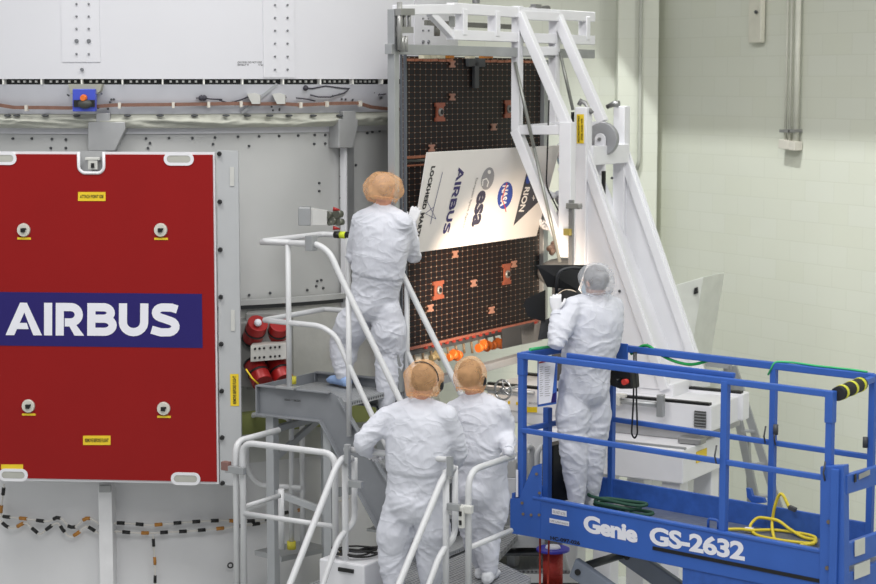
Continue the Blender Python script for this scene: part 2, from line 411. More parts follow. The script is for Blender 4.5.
for i in range(len(xs) - 1):
    for k in range(5):
        x = xs[i] + (xs[i + 1] - xs[i]) * (.2 + .155 * k)
        a, z = chit(x, 81.5, RU - .05); b.box(cp(a, RU - .045, z), (.016, .02, .016), (V((math.cos(a), math.sin(a), 0)), V((-math.sin(a), math.cos(a), 0)), Z))
part(b, 'seam_clips', M('clip_white', (232, 232, 226), .5))
b = shell(MB(), RB, RB + .06, zB, zS); o = part(b, 'recessed_band', M('band_grey', (196, 197, 204), .4, .1, var=.03)); flat_shade(o)
# copper tape line following the band
pts = []
for x, y in ((-30, 102), (0, 105), (15, 107.5), (40, 107.5), (70, 108), (95, 106.5), (115, 105), (175, 104.5), (235, 103.5), (260, 104), (278, 103.5), (300, 105), (330, 103.5), (357, 103), (370, 107), (388, 109), (410, 109.5)):
    a, z = chit(x, y, RB + .05); pts.append(cp(a, RB + .06, z))
b = MB()
for i in range(len(pts) - 1):
    b.bar(pts[i], pts[i + 1], .02, .026); 
part(b, 'copper_harness', copper_m)
b = MB()
for x, y in ((28, 108), (120, 105.5), (173, 105), (208, 104.5), (240, 104), (299, 105), (325, 104), (358, 103.5)):
    a, z = chit(x, y, RB + .05); b.box(cp(a, RB + .07, z), (.02, .04, .045), (V((math.cos(a), math.sin(a), 0)), V((-math.sin(a), math.cos(a), 0)), Z))
part(b, 'harness_clamps', M('clamp_pale', (205, 200, 190), .5))
# dark loose wires on the band
b = MB()
for poly in (((196, 98), (203, 98), (210, 99), (222, 99.5)), ((303, 88), (312, 88.5), (325, 86), (340, 88), (349, 88.5), (344, 93), (330, 97), (318, 97), (310, 95)), ((378, 95), (385, 94)), ((219, 100), (228, 103), (240, 100), (248, 97)), ((296, 98), (306, 99), (315, 101))):
    b.tube([cp(chit(x, y, RB + .05)[0], RB + .055, chit(x, y, RB + .05)[1]) for x, y in poly], .006, 6)
for x, y in ((201, 98), (204, 98), (305, 88)): 
    a, z = chit(x, y, RB + .05); b.sph(cp(a, RB + .06, z), .022)
part(b, 'sensor_wires', M('wire_dark', (52, 50, 60), .6))
b = MB(); random.seed(3)
for x, y in [(66 + random.random() * 8, 88 + random.random() * 12) for _ in range(3)] + [(98 + random.random() * 16, 88 + random.random() * 24) for _ in range(9)] + [(262 + random.random() * 24, 86 + random.random() * 26) for _ in range(9)] + [(318 + random.random() * 40, 90 + random.random() * 10) for _ in range(8)] + [(370 + random.random() * 12, 92 + random.random() * 10) for _ in range(4)]:
    a, z = chit(x, y, RB + .03); b.sph(cp(a, RB + .035, z), .009, 6, 4)
part(b, 'band_fasteners', dark_grey)
for x0, x1 in ((246, 270), (271, 288)):
    b = MB(); P = [cp(chit(x, y, RB + .1)[0], RB + .1, chit(x, y, RB + .1)[1]) for x, y in ((x0 + 1, 94), (x0 + 8, 93), (x0 + 14, 95), (x0 + 14, 104), (x0 + 6, 104))]
    b.prism(P, V((0, .1, 0))); part(b, 'harness_bracket', M('bracket_pale', (190, 190, 186), .5))
b = MB(); a0, z0 = chit(277, 84, RB + .06); a1, z1 = chit(243, 113, RB + .06); b.bar(cp(a0, RB + .06, z0), cp(a1, RB + .02, z1), .02, .02); part(b, 'brace', alu)
# insulation blanket: a puffed, wrinkled roll
n = 260; vs = []; fs = []; K = 12
for i in range(n + 1):
    a = -1.1 + 3.0 * i / n
    for k in range(K + 1):
        t = k / K; bul = math.sin(math.pi * t) * .03
        wr = noise.noise(V((a * 9 + t * 2.2, t * 3, 1.3))) * .045 + abs(noise.noise(V((a * 18 - t * 2, t * 2, 5)))) * .04
        vs.append(cp(a, RB - .01 + bul + wr * math.sin(math.pi * min(1, t * 1.1)), zL + (zB - zL) * t))
for i in range(n):
    for k in range(K): q = i * (K + 1) + k; fs.append((q, q + K + 1, q + K + 2, q + 1))
b = MB(); b.add(vs, fs, 0, True); part(b, 'insulation_blanket', blanket_m)
b = MB()
for x in (10, 19, 47, 78, 128, 160, 194, 225, 246, 268, 287, 311, 337):
    a, z = chit(x, 115.5, RB); b.ell(cp(a, RB + .035, z), (V((.03, 0, 0)), V((0, .02, 0)), V((0, 0, .01))), 8, 5)
part(b, 'blanket_studs', dark_grey)
o = part(shell(MB(), RL, RL, 2.1, zL + .02), 'lower_skin', skin_grey); flat_shade(o)
o = part(shell(MB(), RL + .015, RL + .015, zL - .045, zL + .01), 'upper_lip', skin_white); flat_shade(o)
zW = chit(110, 505, RL)[1]
o = part(shell(MB(), RL + .06, RL + .02, .3, zW + .3, a1=1.35), 'lower_blanket', M('white_fabric_skin', (214, 214, 216), .6, var=.03, scale=2.5, bump=.3, bscale=3)); flat_shade(o)
# lower ledge at mid height to the right of the cover
zl = chit(290, 302, RL)[1]
o = part(shell(MB(), RL + .09, RL + .09, zl + .005, zl + .045, .25, 1.0), 'ledge', M('ledge_pale', (182, 183, 182), .5)); flat_shade(o)
o = part(shell(MB(), RL + .05, RL + .05, zl - .03, zl + .005, .25, 1.0), 'ledge_dark_seam', dark_grey); flat_shade(o)  # thin dark line just under the ledge
o = part(shell(MB(), RL + .05, RL + .02, zW + .3, zl - .03, .25, 1.3), 'wrinkled_film', M('film_white', (196, 196, 192), .35, var=.08, scale=6, bump=.5, bscale=8)); flat_shade(o)
# vertical splice plates with rivets on the fairing
def splice(x0, x1, ytop, ybot, cols, ys, big=()):
    a0 = chit(x0, 40, RU)[0]; a1 = chit(x1, 40, RU)[0]
    z0 = chit((x0 + x1) / 2, ybot, RU)[1]; o = part(shell(MB(), RU + .006, RU + .006, z0, 7.6, a0, a1, 8, .01), 'splice_plate', M('plate_white', (211, 211, 216), .45, var=.01)); flat_shade(o)
    b = MB()
    for c in cols:
        for y in ys:
            a, z = chit(c, y, RU); r = .018 if y in big else .009
            n = V((math.sin(a), -math.cos(a), 0)); q = cp(a, RU, z); b.cyl(q, q + n * .018, r, r * .8, 8)
    r = part(b, 'rivets', M('rivet_grey', (128, 130, 134), .4, .4), o)
splice(62, 100, 0, 62, (76.8, 89), (-8, 4, 16.4, 28.7, 41, 54), (41,))
splice(263, 294, 0, 77.5, (274.5, 287), (-8, 5, 17.8, 30.6, 43.5, 56.5, 69.5))
splice(414, 436, 0, 60, (422, 427.5), (-4, 6, 18.5, 30.5, 42), (42,))
a, z = chit(82.3, 69.5, RU); b = MB(); b.cyl(cp(a, RU, z), cp(a, RU + .02, z), .012); part(b, 'rivets', M('rivet_grey', (128, 130, 134)), adapter)
b = MB(); q = lambda x, y: cp(chit(x, y, RU)[0], RU + .002, chit(x, y, RU)[1])
for k, (x0, x1, y, s) in enumerate(((237.5, 262, 62.3, 'CAUTION: DO NOT STEP.'), (237.5, 268, 64.8, 'HANDLE WITH CLEAN GLOVES'))):
    place2d(b, text2d(s, .012), q(x0, y + 1), q(x1, y + 1) - q(x0, y + 1), q(x0, y - .9) - q(x0, y + 1))
part(b, 'stencil_lettering', ink)
# rivets on lower skin
b = MB()
for x, y in ((13, 138.5), (32, 138.5), (52, 139), (66, 139.5), (146, 138.5), (150, 143), (169, 138), (192.5, 138), (215, 137.5), (213, 144), (238, 136.7), (259, 136.3), (279, 136), (298, 135.5), (314.5, 135), (325, 135), (314, 144), (325, 143.5), (340.5, 136), (340.5, 156), (340.5, 176.5), (340.5, 198), (319, 183), (319, 191), (355.5, 165), (367, 133), (372, 132), (379, 131), (249, 146), (148, 148), (66, 148), (51, 148), (317, 281), (321, 280), (316, 286), (323, 288), (307, 290), (270, 293), (249, 295), (299, 363), (258, 540)):
    a, z = chit(x, y, RL); n = V((math.sin(a), -math.cos(a), 0)); p = cp(a, RL, z); b.cyl(p, p + n * .012, .011, .009, 8)
part(b, 'skin_rivets', dark_grey)
a, z = chit(231, 566, RL + .1); T = V((math.cos(a), math.sin(a), 0)); part(MB().tube([cp(a, RL + .08, z) + T * .02 * math.cos(k * .5236) + Z * .02 * math.sin(k * .5236) for k in range(12)], .006, 6, closed=True), 'black_ring', black)
# hoist fittings between band and cover
def fitting(x0, x1, xc0, xc1, y0, y1, y2, tone):
    ax = chit((x0 + x1) / 2, y1, RL)[0]; n = V((math.sin(ax), -math.cos(ax), 0)); P0 = cp(ax, RL + .12, 0); D = V((n.y, -n.x, 0)) * -1
    h = lambda x, y: hit(x, y, P0, D)
    b = MB(); b.prism([h(x0, y1), h(x1, y1), h(x1, y1 + (y2 - y1) * .25), h(x1 - (x1 - x0) * .28, y2), h(x0, y2)], -n * .12)
    b.prism([h(xc0, y0), h(xc1, y0), h(xc1, y1 + 1), h(xc0, y1 + 1)], -n * .1)
    part(b, 'hoist_fitting', tone, bevel=.006)
gfit = M('fitting_grey', (168, 169, 170), .45, .2)
fitting(88, 125, 96, 110, 113, 122, 151, gfit); fitting(339, 358, 343, 356, 111, 119, 148, gfit)
def vpost(x0, x1, y0, y1, off, mat, name):
    a0 = chit((x0 + x1) / 2, y0, RL + off)[0]; n = V((math.sin(a0), -math.cos(a0), 0)); T = V((math.cos(a0), math.sin(a0), 0))
    wd = (chit(x1, y0, RL + off)[0] - chit(x0, y0, RL + off)[0]) * RL
    z0 = chit((x0 + x1) / 2, y0, RL + off)[1]; z1 = chit((x0 + x1) / 2, y1, RL + off)[1]
    part(MB().box(cp(a0, RL + off / 2 + .02, (z0 + z1) / 2), (wd, off, z0 - z1), (T, n, Z)), name, mat, bevel=.004)
vpost(343, 345.5, 140, 330, .06, white_paint, 'seam_strip'); vpost(345.5, 352.5, 147, 340, .03, alu, 'seam_strip')
vpost(98, 112.5, 484, 600, .16, M('strut_white', (222, 222, 224), .4), 'support_strut'); vpost(99, 111.5, 485, 492, .19, gfit, 'strut_collar')
# blue sensor box
ax = chit(83, 98, RB + .1)[0]; P0 = cp(ax, RB + .16, 0); D = V((math.cos(ax), math.sin(ax), 0)); n = V((math.sin(ax), -math.cos(ax), 0)); h = lambda x, y: hit(x, y, P0, D)
P0 = cp(ax, RB + .16, 0)
b = MB().prism([h(72.5, 89), h(95, 89), h(95, 111.5), h(72.5, 111.5)], -n * .06); sb = part(b, 'sensor_box', M('sensor_blue', (66, 82, 190), .35), bevel=.004)
P0 = P0 + n * .012
b = MB().prism([h(73.5, 100), h(94.5, 100), h(94.5, 107), (h(73.5, 107))], -n * .02); part(b, 'dark_panel', black, sb)
b = MB().ell(h(85, 104), (D * .055, n * .03, Z * .035)); part(b, 'sensor_head', M('sensor_dark', (62, 64, 60), .5), sb)
b = MB().cyl(h(83.5, 98) - n * .02, h(83.5, 98) + n * .03, .03, .02, 12); part(b, 'lens_cap', orange_m, sb)
P0 = P0 - n * .05
b = MB().prism([h(68, 84), h(102, 84), h(100, 91), h(96, 94), h(71, 94)], -n * .08); part(b, 'sensor_bracket', M('bracket_olive', (158, 158, 146), .5))
# grey connector arm
Pc = PX(300, 218, 14.62)
b = MB().box(PX(305, 216, 14.55), (.095, .14, .14)); ca = part(b, 'connector_block', alu, bevel=.006)
b = MB(); b.prism([PX(309, 208, 14.5), PX(327, 211, 14.5), PX(327, 225, 14.5), PX(309, 225, 14.5)], V((0, .1, 0))); part(b, 'arm_plate', M('arm_pale', (198, 198, 196), .4), ca)
b = MB()
for x, y, s in ((329, 215, .03), (333, 221, .035), (338, 214, .035), (339.5, 222, .03), (331, 223, .02)): b.cyl(PX(x - 2, y, 14.5), PX(x + 3, y, 14.55), s, s * .8, 12)
part(b, 'valve_fittings', M('valve_metal', (120, 122, 112), .35, .6), ca)
b = MB()
for x, y in ((334, 209), (334, 228)): b.cyl(PX(x - 1, y, 14.45), PX(x + 6, y + 1, 14.45), .018, .004, 8)
part(b, 'red_streamers', red_cyl, ca)
# red canisters in two pairs on a perforated bracket
def canister(x0, y0, x1, y1, r, Y):
    p0 = PX(x0, y0, Y); p1 = PX(x1, y1, Y + .12)
    d = (p1 - p0).normalized(); b = MB().cyl(p0, p1, r, r, 24); c = part(b, 'canister', red_cyl, bevel=.004)
    b = MB()
    for t in (.42, .95): q = p0 + (p1 - p0) * t; b.cyl(q, q + d * .018, r + .004, r + .004, 24)
    part(b, 'black_band', black, c); return c, p0, d
c, p0, d = canister(258, 323, 252, 339, .078, 14.28); MB().sph(p0 - d * .01 + V((0, -.03, 0)), .03, 8, 5).build('paint_patch', letter_m, c)
canister(279.5, 324, 276, 339, .075, 14.36)
canister(262.5, 383, 254, 363, .08, 14.2); canister(284, 381, 275, 361, .08, 14.3)
b = MB().prism([PX(250.5, 346, 14.15), PX(288, 343, 14.3), PX(288, 359, 14.3), PX(250.5, 362, 14.15)], V((0, .2, 0))); br = part(b, 'perforated_bracket', M('bracket_cream', (204, 202, 196), .45), bevel=.004)
b = MB()
for u in (255, 259.5, 264, 270.5, 275, 279.5):
    for v in (349, 358): 
        q = PX(u, v - (u - 255) * .08, 14.15 + (u - 250.5) * .004 - .01); b.cyl(q, q + V((0, .02, 0)), .009, seg=8)
part(b, 'bolt_holes', black, br)
b = MB().tube([PX(246, 369, 14.0), PX(252, 378, 13.98), PX(258.5, 384, 14.0)], .006, 6); part(b, 'yellow_lanyard', yellow_m)
b = MB().box(PX(258, 352, 14.55), (.3, .3, .5)); b.box(PX(270, 350, 14.6), (.35, .2, .6)); part(b, 'canister_mount', M('mount_grey', (150, 150, 148), .5), bevel=.01)
b = MB()
for x, y in ((244, 333), (264, 333), (266, 366)): b.box(PX(x, y, 14.42), (.03, .02, .16), (V((.9, 0, .4)), V((0, 1, 0)), V((-.4, 0, .9))))
part(b, 'yellow_bracket', M('zinc_yellow', (205, 178, 90), .5))
# marker wires (white cord with black sleeves) around the lower blanket
def cord(pts, name, r=.011, off=.09, rep=1):
    P = [cp(chit(x, y, RL + off)[0], RL + off, chit(x, y, RL + off)[1]) for x, y in pts]
    # resample smooth
    Q = []
    for i in range(len(P) - 1):
        a = P[max(i - 1, 0)]; p = P[i]; q = P[i + 1]; e = P[min(i + 2, len(P) - 1)]
        for k in range(6):
            t = k / 6; Q.append(.5 * ((2 * p) + (q - a) * t + (2 * a - 5 * p + 4 * q - e) * t * t + (-a + 3 * p - 3 * q + e) * t ** 3))
    Q.append(P[-1])
    b = MB(); b.tube(Q, r * .65, 6); o = part(b, name, M('cord_white', (214, 210, 204), .6))
    b1 = MB(); b2 = MB(); acc = 0; nxt = .06; j = 0; i = 0
    cum = [0]
    for i in range(len(Q) - 1): cum.append(cum[-1] + (Q[i + 1] - Q[i]).length)
    def at(s):
        for i in range(len(Q) - 1):
            if cum[i + 1] >= s: return Q[i].lerp(Q[i + 1], (s - cum[i]) / max(1e-6, cum[i + 1] - cum[i]))
        return Q[-1]
    s = .03; j = 0
    while s < cum[-1] - .08:
        (b2 if j % 4 == 1 else b1).tube([at(s), at(s + .03), at(s + .06)], r * 1.35, 8); 
        s += .145; j += 1
    part(b1, 'black_sleeves', black, o)
    if b2.v: part(b2, 'amber_sleeves', M('amber_sleeve', (176, 120, 50), .6), o)
    return o
wave = [(0, 516), (8, 517), (28, 519), (42, 521), (50, 521), (57, 517.5), (63, 520), (68, 526), (75, 527), (82, 521), (88, 518), (95, 521), (103, 526), (112, 525), (117, 523), (130, 523.5), (150, 525), (165, 524), (190, 522), (219, 520.5), (240, 521), (262, 520), (285, 513), (310, 508), (350, 499)]
cord(wave, 'marker_cord')
cord([(0, 520), (6, 526), (14, 528), (25, 523), (33, 529), (40, 534), (47, 529), (57, 523), (63, 530), (70, 536.5), (78, 533), (86, 526.5), (95, 531), (104, 536), (112, 533), (117, 531.5), (130, 532.5), (150, 533), (170, 532), (190, 531), (219, 528.5), (240, 526), (262, 523), (285, 518)], 'marker_cord')
cord([(153, 535), (154, 550), (155, 565), (155, 590)], 'marker_cord', .009)
cord([(4, 484), (3, 495), (1, 508), (1, 517)], 'marker_cord')
# olive beam of the support stand far behind the stairs
b = MB(); b.bar(PX(236, 424, 14.25), PX(392, 408, 15.4), .1, .16); q = PX(326, 415, 14.85); b.bar(q, V((q.x, q.y, 0)), .06, .06)
b.bar(PX(392, 408, 15.4), V((PX(392, 408, 15.4).x, 15.4, 0)), .1, .1)
tag(b.build('support_beam', olive_m), 'olive green beam running behind the stair platform, below the spacecraft', 'beam')
# ------------------------------------------------------------------ red cover
RP = PX(216, 300, 13.99); RQ = PX(0, 300, 14.13); RD = (RP - RQ); RD.z = 0; RD.normalize(); RN = V((RD.y, -RD.x, 0))
if RN.y > 0: RN = -RN
def rp(x, y, off=0): return hit(x, y, RP + RN * off, RD)
cover = thing('protective_cover', 'large flat red protective cover with a navy banner, hung on the spacecraft', 'cover', V((rp(91, 482).x, rp(91, 482).y, rp(91, 482).z)), math.atan2(RD.y, RD.x))
zT = rp(108, 152).z; zBt = rp(108, 482.5).z
XL = (rp(-34, 300) - RP).dot(RD); XR = 0.0
def rl(u, z, off=0): return V((RP.x, RP.y, 0)) + RD * u + Z * z + RN * off
def ux(x): return (rp(x, 300) - RP).dot(RD)
def rr(x0, x1, z0, z1, r, n=5):
    o = []
    for cx, cz, a in ((x1 - r, z1 - r, 0), (x0 + r, z1 - r, 90), (x0 + r, z0 + r, 180), (x1 - r, z0 + r, 270)):
        for k in range(n + 1): t = R(a + 90 * k / n); o.append((cx + r * math.cos(t), cz + r * math.sin(t)))
    return o
c0, c1 = ux(81.5), ux(106.5); zn = zT - .155
outl = [(XL, zBt), (XR, zBt), (XR, zT), (c1, zT), (c1, zn + .02), (c1 - .02, zn), (c0 + .02, zn), (c0, zn + .02), (c0, zT), (XL, zT)]
b = MB().prism([rl(u - (.012 if u > -.01 else 0), z - (.018 if z > zT - .01 else -.02 if z < zBt + .01 else 0), .0) for u, z in outl], -RN * .02); part(b, 'red_panel', red_m, cover)
b = MB().prism([rl(u, z, -.012) for u, z in outl], -RN * .045); part(b, 'white_backing', white_paint, cover)
# notch frame
b = MB(); b.tube([rl(c0, zT, .0), rl(c0, zn + .03, .0), rl(c0 + .03, zn, .0), rl(c1 - .03, zn, .0), rl(c1, zn + .03, .0), rl(c1, zT, .0)], .012, 8, .02); nf = part(b, 'notch_frame', white_paint, cover)
b = MB().box(rl((c0 + c1) / 2, zT - .07, -.06), (c1 - c0, .02, .15), (RD, RN, Z)); part(b, 'notch_plate', gfit, cover)
b = MB().box(rl((c0 + c1) / 2 + .01, zT - .05, -.02), (.11, .05, .02), (RD, RN, Z)); b.box(rl((c0 + c1) / 2 + .01, zT - .09, -.02), (.07, .04, .08), (RD, RN, Z)); lt = part(b, 'latch', M('latch_pale', (205, 205, 200), .4), cover, bevel=.004)
b = MB().box(rl((c0 + c1) / 2 + .012, zT - .1, .006), (.022, .02, .035), (RD, RN, Z)); part(b, 'latch_pin', black, lt)
# handle slots
for x, zc in ((181, zT - .05), (5.5, zT - .05), (183, zBt + .04), (9, zBt + .045)):
    u = ux(x); o2 = rr(u - .112, u + .112, zc - .048, zc + .048, .047); i2 = rr(u - .088, u + .088, zc - .026, zc + .026, .025)
    vs = [rl(a, z, .006) for a, z in o2] + [rl(a, z, .006) for a, z in i2]; n = len(o2)
    b = MB(); b.add(vs, [(k, (k + 1) % n, n + (k + 1) % n, n + k) for k in range(n)])
    for k in range(n): b.add([rl(o2[k][0], o2[k][1], .006), rl(o2[(k + 1) % n][0], o2[(k + 1) % n][1], .006), rl(o2[(k + 1) % n][0], o2[(k + 1) % n][1], -.01), rl(o2[k][0], o2[k][1], -.01)], [(0, 1, 2, 3)])
    hs = part(b, 'handle_slot', white_paint, cover)
    b = MB().prism([rl(a, z, .003) for a, z in i2], -RN * .01); part(b, 'slot_insert', M('slot_beige', (176, 176, 168), .6), hs)
# banner
bz1 = rp(108, 293).z; bz0 = rp(108, 346.8).z; bx1 = ux(202)
b = MB().prism([rl(u, z, .003) for u, z in ((XL + .02, bz0), (bx1, bz0), (bx1, bz1), (XL + .02, bz1))], -RN * .004); ban = part(b, 'banner', navy_m, cover)
b = MB(); O = rp(5.5, 335.3, .005); place2d(b, airbus(), O, rp(179.5, 336.6, .005) - O, rp(5.5, 302.4, .005) - O); part(b, 'banner_lettering', letter_m, ban)
for x, y, yb in ((23.8, 230, 238.5), (160.8, 230, 238.8), (28.5, 406, 414.5), (163.7, 408.5, 416.8)):
    c = rp(x, y, .0); b = MB().cyl(c, c + RN * .02, .052, .046, 24); f = part(b, 'fastener', M('fastener_cream', (208, 206, 196), .4), cover)
    b = MB().box(c + RN * .025, (.03, .02, .03), (RD, RN, Z)); b.box(c + RN * .03 + RD * .01 + Z * .01, (.03, .02, .012), (RD, RN, Z)); part(b, 'fastener_core', black, f)
    b = MB().box(rp(x + .3, yb, .002), (.103, .004, .016), (RD, RN, Z)); part(b, 'yellow_strip', yellow_m, f)
for x0, x1, y0, y1, s in ((78, 105.5, 192, 201, 'ATTACH POINT GSE'), (83, 110.5, 435.7, 445, 'REMOVE BEFORE FLIGHT'), (1, 23, 464.5, 469, '')):
    b = MB().prism([rp(x0, y1, .003), rp(x1, y1, .003), rp(x1, y0, .003), rp(x0, y0, .003)], -RN * .003); l = part(b, 'yellow_label', yellow_m, cover)
    if s:
        b = MB(); O = rp(x0 + 2, y1 - 2.8, .005); place2d(b, text2d(s, .02), O, rp(x1 - 2, y1 - 2.8, .005) - O, rp(x0 + 2, y0 + 2.8, .005) - O); part(b, 'label_lettering', ink, l)
# right side flange
b = MB().prism([rp(217, 150, -.03), rp(238, 151, -.03), rp(242, 486, -.03), rp(220, 485, -.03)], -RN * .03); fl = part(b, 'side_flange', M('flange_grey', (178, 180, 182), .5, var=.02), cover)
for i, y in enumerate((153.8, 201.8, 249.7, 297, 344, 391, 437.5, 483)):
    c = rp(219 + (y - 154) * .01 + .4, y, -.03); b = MB().cyl(c, c + RN * .03, .018, .014, 12); part(b, 'flange_bolt', black, fl)
for y0, y1 in ((167, 186), (310, 331)):
    b = MB(); pp = [rp(232 + (y - 167) * .006, y, -.028) for y in (y0, y1)]; b.bar(pp[0], pp[1], .03, .008, RN); part(b, 'flange_slot', M('slot_pale', (196, 196, 192), .5), fl)
b = MB().prism([rp(230.5, 406, -.027), rp(239, 406, -.027), rp(238.5, 374, -.027), rp(230, 374, -.027)], -RN * .002); l = part(b, 'yellow_label', yellow_m, cover)
b = MB(); O = rp(236.3, 404, -.025); place2d(b, text2d('REMOVE BEFORE FLIGHT', .02), O, rp(236, 376, -.025) - O, rp(233, 404, -.025) - O); part(b, 'label_lettering', ink, l)
# ------------------------------------------------------------------ solar array panel
AP = PX(405, 57, 15.0); AW = lambda x, y, o=0: hit(x, y, AP + E2 * o, E1)
def solar_mat():
    m = bpy.data.materials.new('solar_cells'); m.use_nodes = True; nt = m.node_tree; N = nt.nodes.new; L = nt.links.new
    b = nt.nodes['Principled BSDF']; b.inputs['Roughness'].default_value = .42; b.inputs['Specular IOR Level'].default_value = .18
    tc = N('ShaderNodeTexCoord'); sp = N('ShaderNodeSeparateXYZ'); L(tc.outputs['Object'], sp.inputs[0])
    def mt(op, a, c=None):
        n = N('ShaderNodeMath'); n.operation = op
        for i, q in enumerate((a, c)):
            if q is None: continue
            if isinstance(q, (int, float)): n.inputs[i].default_value = q
            else: L(q, n.inputs[i])
        return n.outputs[0]
    def cell(o, s): return mt('ABSOLUTE', mt('SUBTRACT', mt('FRACT', mt('DIVIDE', o, s)), .5))
    cx = cell(sp.outputs[1], .083); cz = cell(sp.outputs[2], .0455)
    lx = mt('GREATER_THAN', cx, .455); lz = mt('GREATER_THAN', cz, .46); line = mt('MAXIMUM', lx, lz)
    dx = mt('GREATER_THAN', cx, .40); dz = mt('GREATER_THAN', cz, .43); dot = mt('MULTIPLY', dx, dz)
    m1 = N('ShaderNodeMix'); m1.data_type = 'RGBA'; m1.inputs[6].default_value = rgb((20, 21, 24)); m1.inputs[7].default_value = rgb((92, 56, 36)); L(line, m1.inputs[0])
    m2 = N('ShaderNodeMix'); m2.data_type = 'RGBA'; m2.inputs[7].default_value = rgb((160, 156, 146)); L(m1.outputs[2], m2.inputs[6]); L(dot, m2.inputs[0])
    L(m2.outputs[2], b.inputs['Base Color']); L(mt('MULTIPLY', line, .3), b.inputs['Metallic'])
    return m
solar = solar_mat()
TL, TR_, BR_, BL = AW(404, 56), AW(538, 59), AW(541, 318), AW(404, 351)
arr = thing('solar_array_panel', 'large black solar array panel with a grid of pale dots, behind the tilted white board', 'solar panel', V((BL.x, BL.y, BL.z)), math.atan2(E1.y, E1.x) - R(90))
zt = TL.z; zb = BL.z; LA = (BR_ - BL).length
def ap(u, z, o=0): return V((BL.x, BL.y, 0)) + E1 * u + Z * z + E2 * o
def au(x, y): q = AW(x, y); return (q - BL).dot(E1), q.z
zm = AW(407, 160).z
b = MB().prism([ap(0, zm), ap(LA, zm), ap(LA, zt), ap(0, zt)], -E2 * .03); p1 = b.build('upper_cell_sheet', solar, arr)
b = MB().prism([ap(0, zb), ap(LA, zb), ap(LA, zm - .02), ap(0, zm - .02)], -E2 * .03); p2 = b.build('lower_cell_sheet', solar, arr)
cop = M('copper_strip', (170, 110, 84), .35, .4, var=.25, scale=30)
b = MB(); b.bar(ap(0, zm + .02, .01), ap(LA, zm + .02, .01), .02, .015, E2); b.bar(ap(0, zm - .045, .01), ap(LA, zm - .045, .01), .012, .015, E2); b.build('hinge_line', cop, arr)
b = MB(); k = 0; u = .03
while u < LA - .1:
    if not (.30 * LA < u < .38 * LA): b.bar(ap(u, zt - .03, .012), ap(u + .1, zt - .03 + (.004 if k % 2 else 0), .012), .02, .012, E2)
    u += .12; k += 1
b.build('top_copper_edge', cop, arr)
b = MB(); b.bar(ap(0, zb + .01, .01), ap(LA, zb + .01, .01), .02, .02, E2)
b.build('bottom_copper_edge', M('copper_pink', (160, 100, 84), .45, .2, var=.2, scale=30), arr)
b = MB(); u = .3
while u < LA: b.box(ap(u, zb - .006, .02), (.03, .02, .02), (E1, E2, Z)); u += .11
b.build('red_tags', M('tag_red', (150, 56, 48), .5), arr)
b = MB().prism([ap(0, zb - .05, 0), ap(LA, zb - .05, 0), ap(LA, zb - .01, 0), ap(0, zb - .01, 0)], -E2 * .06); b.build('bottom_rail', dark_grey, arr)
fr_m = M('fitting_copper', (158, 88, 66), .4, .25, var=.15, scale=30)
disc = M('fitting_disc', (150, 148, 144), .4, .4)
def fit_big(x, y, w, h):
    u, z = au(x, y); c = ap(u, z, .012)
    b = MB(); b.box(c, (w, .012, h), (E1, E2, Z)); b.box(c + Z * h * .5, (w * 1.35, .014, .03), (E1, E2, Z)); b.box(c - Z * h * .5, (w * 1.35, .014, .03), (E1, E2, Z)); f = b.build('release_fitting', fr_m, arr)
    b = MB(); b.cyl(c + E2 * .005, c + E2 * .02, .036, .032, 20); b.build('fitting_disc', disc, f)
    b = MB(); b.cyl(c + E2 * .018, c + E2 * .026, .02, .02, 12); b.build('fitting_hub', black, f)
fit_big(438.5, 112, .11, .12); fit_big(507, 109, .10, .12)
fit_big(437, 290, .12, .12); fit_big(505.5, 274, .10, .15)
bow_m = M('bow_tab', (170, 124, 106), .4, .1)
for x, y in ((451, 97), (492.5, 127), (430.5, 148), (454, 254), (472.5, 283), (429, 308), (490.5, 310), (513, 264), (451, 64)):
    u, z = au(x, y); c = ap(u, z, .012); b = MB()
    b.box(c + Z * .02, (.09, .01, .016), (E1, E2, Z)); b.box(c - Z * .02, (.09, .01, .016), (E1, E2, Z)); b.box(c, (.05, .01, .03), (E1, E2, Z))
    b.build('bow_tab', bow_m, arr)
u, z = au(473.5, 88); u2, z2 = au(474, 60)
b = MB(); b.box(ap(u, (z + z2) / 2, .02), (.07, .03, z2 - z), (E1, E2, Z)); b.box(ap(u, z2 - .02, .02), (.28, .03, .07), (E1, E2, Z)); b.build('centre_stop', dark_grey, arr, .004)
# connectors hanging under the edge
def cl(u, dz, col, s, name): 
    b = MB()
    for k in range(3): b.cyl(ap(u + k * .075, zb - dz + .03 * (k % 2), .03), ap(u + k * .075 + .05, zb - dz - .012 * (k % 2), .04), s * (.7 + .12 * k), s * .6, 10)
    return b.build(name, col, arr)
cl(.62, .13, orange_m, .05, 'orange_connector'); cl(1.12, .11, orange_m, .055, 'orange_connector'); cl(1.36, .12, orange_m, .05, 'orange_connector')
cl(.36, .10, M('connector_tan', (170, 150, 110), .5), .04, 'tan_connector'); cl(1.62, .09, M('connector_tan', (170, 150, 110), .5), .05, 'tan_connector')
b = MB(); random.seed(5)
for k in range(14): u = .15 + k * .13; b.cyl(ap(u, zb - .05, .0), ap(u + random.uniform(-.02, .02), zb - .12 - random.random() * .05, .01), .012, .012, 6)
b.build('hanging_wires', M('wire_tan', (110, 92, 70), .6), arr)
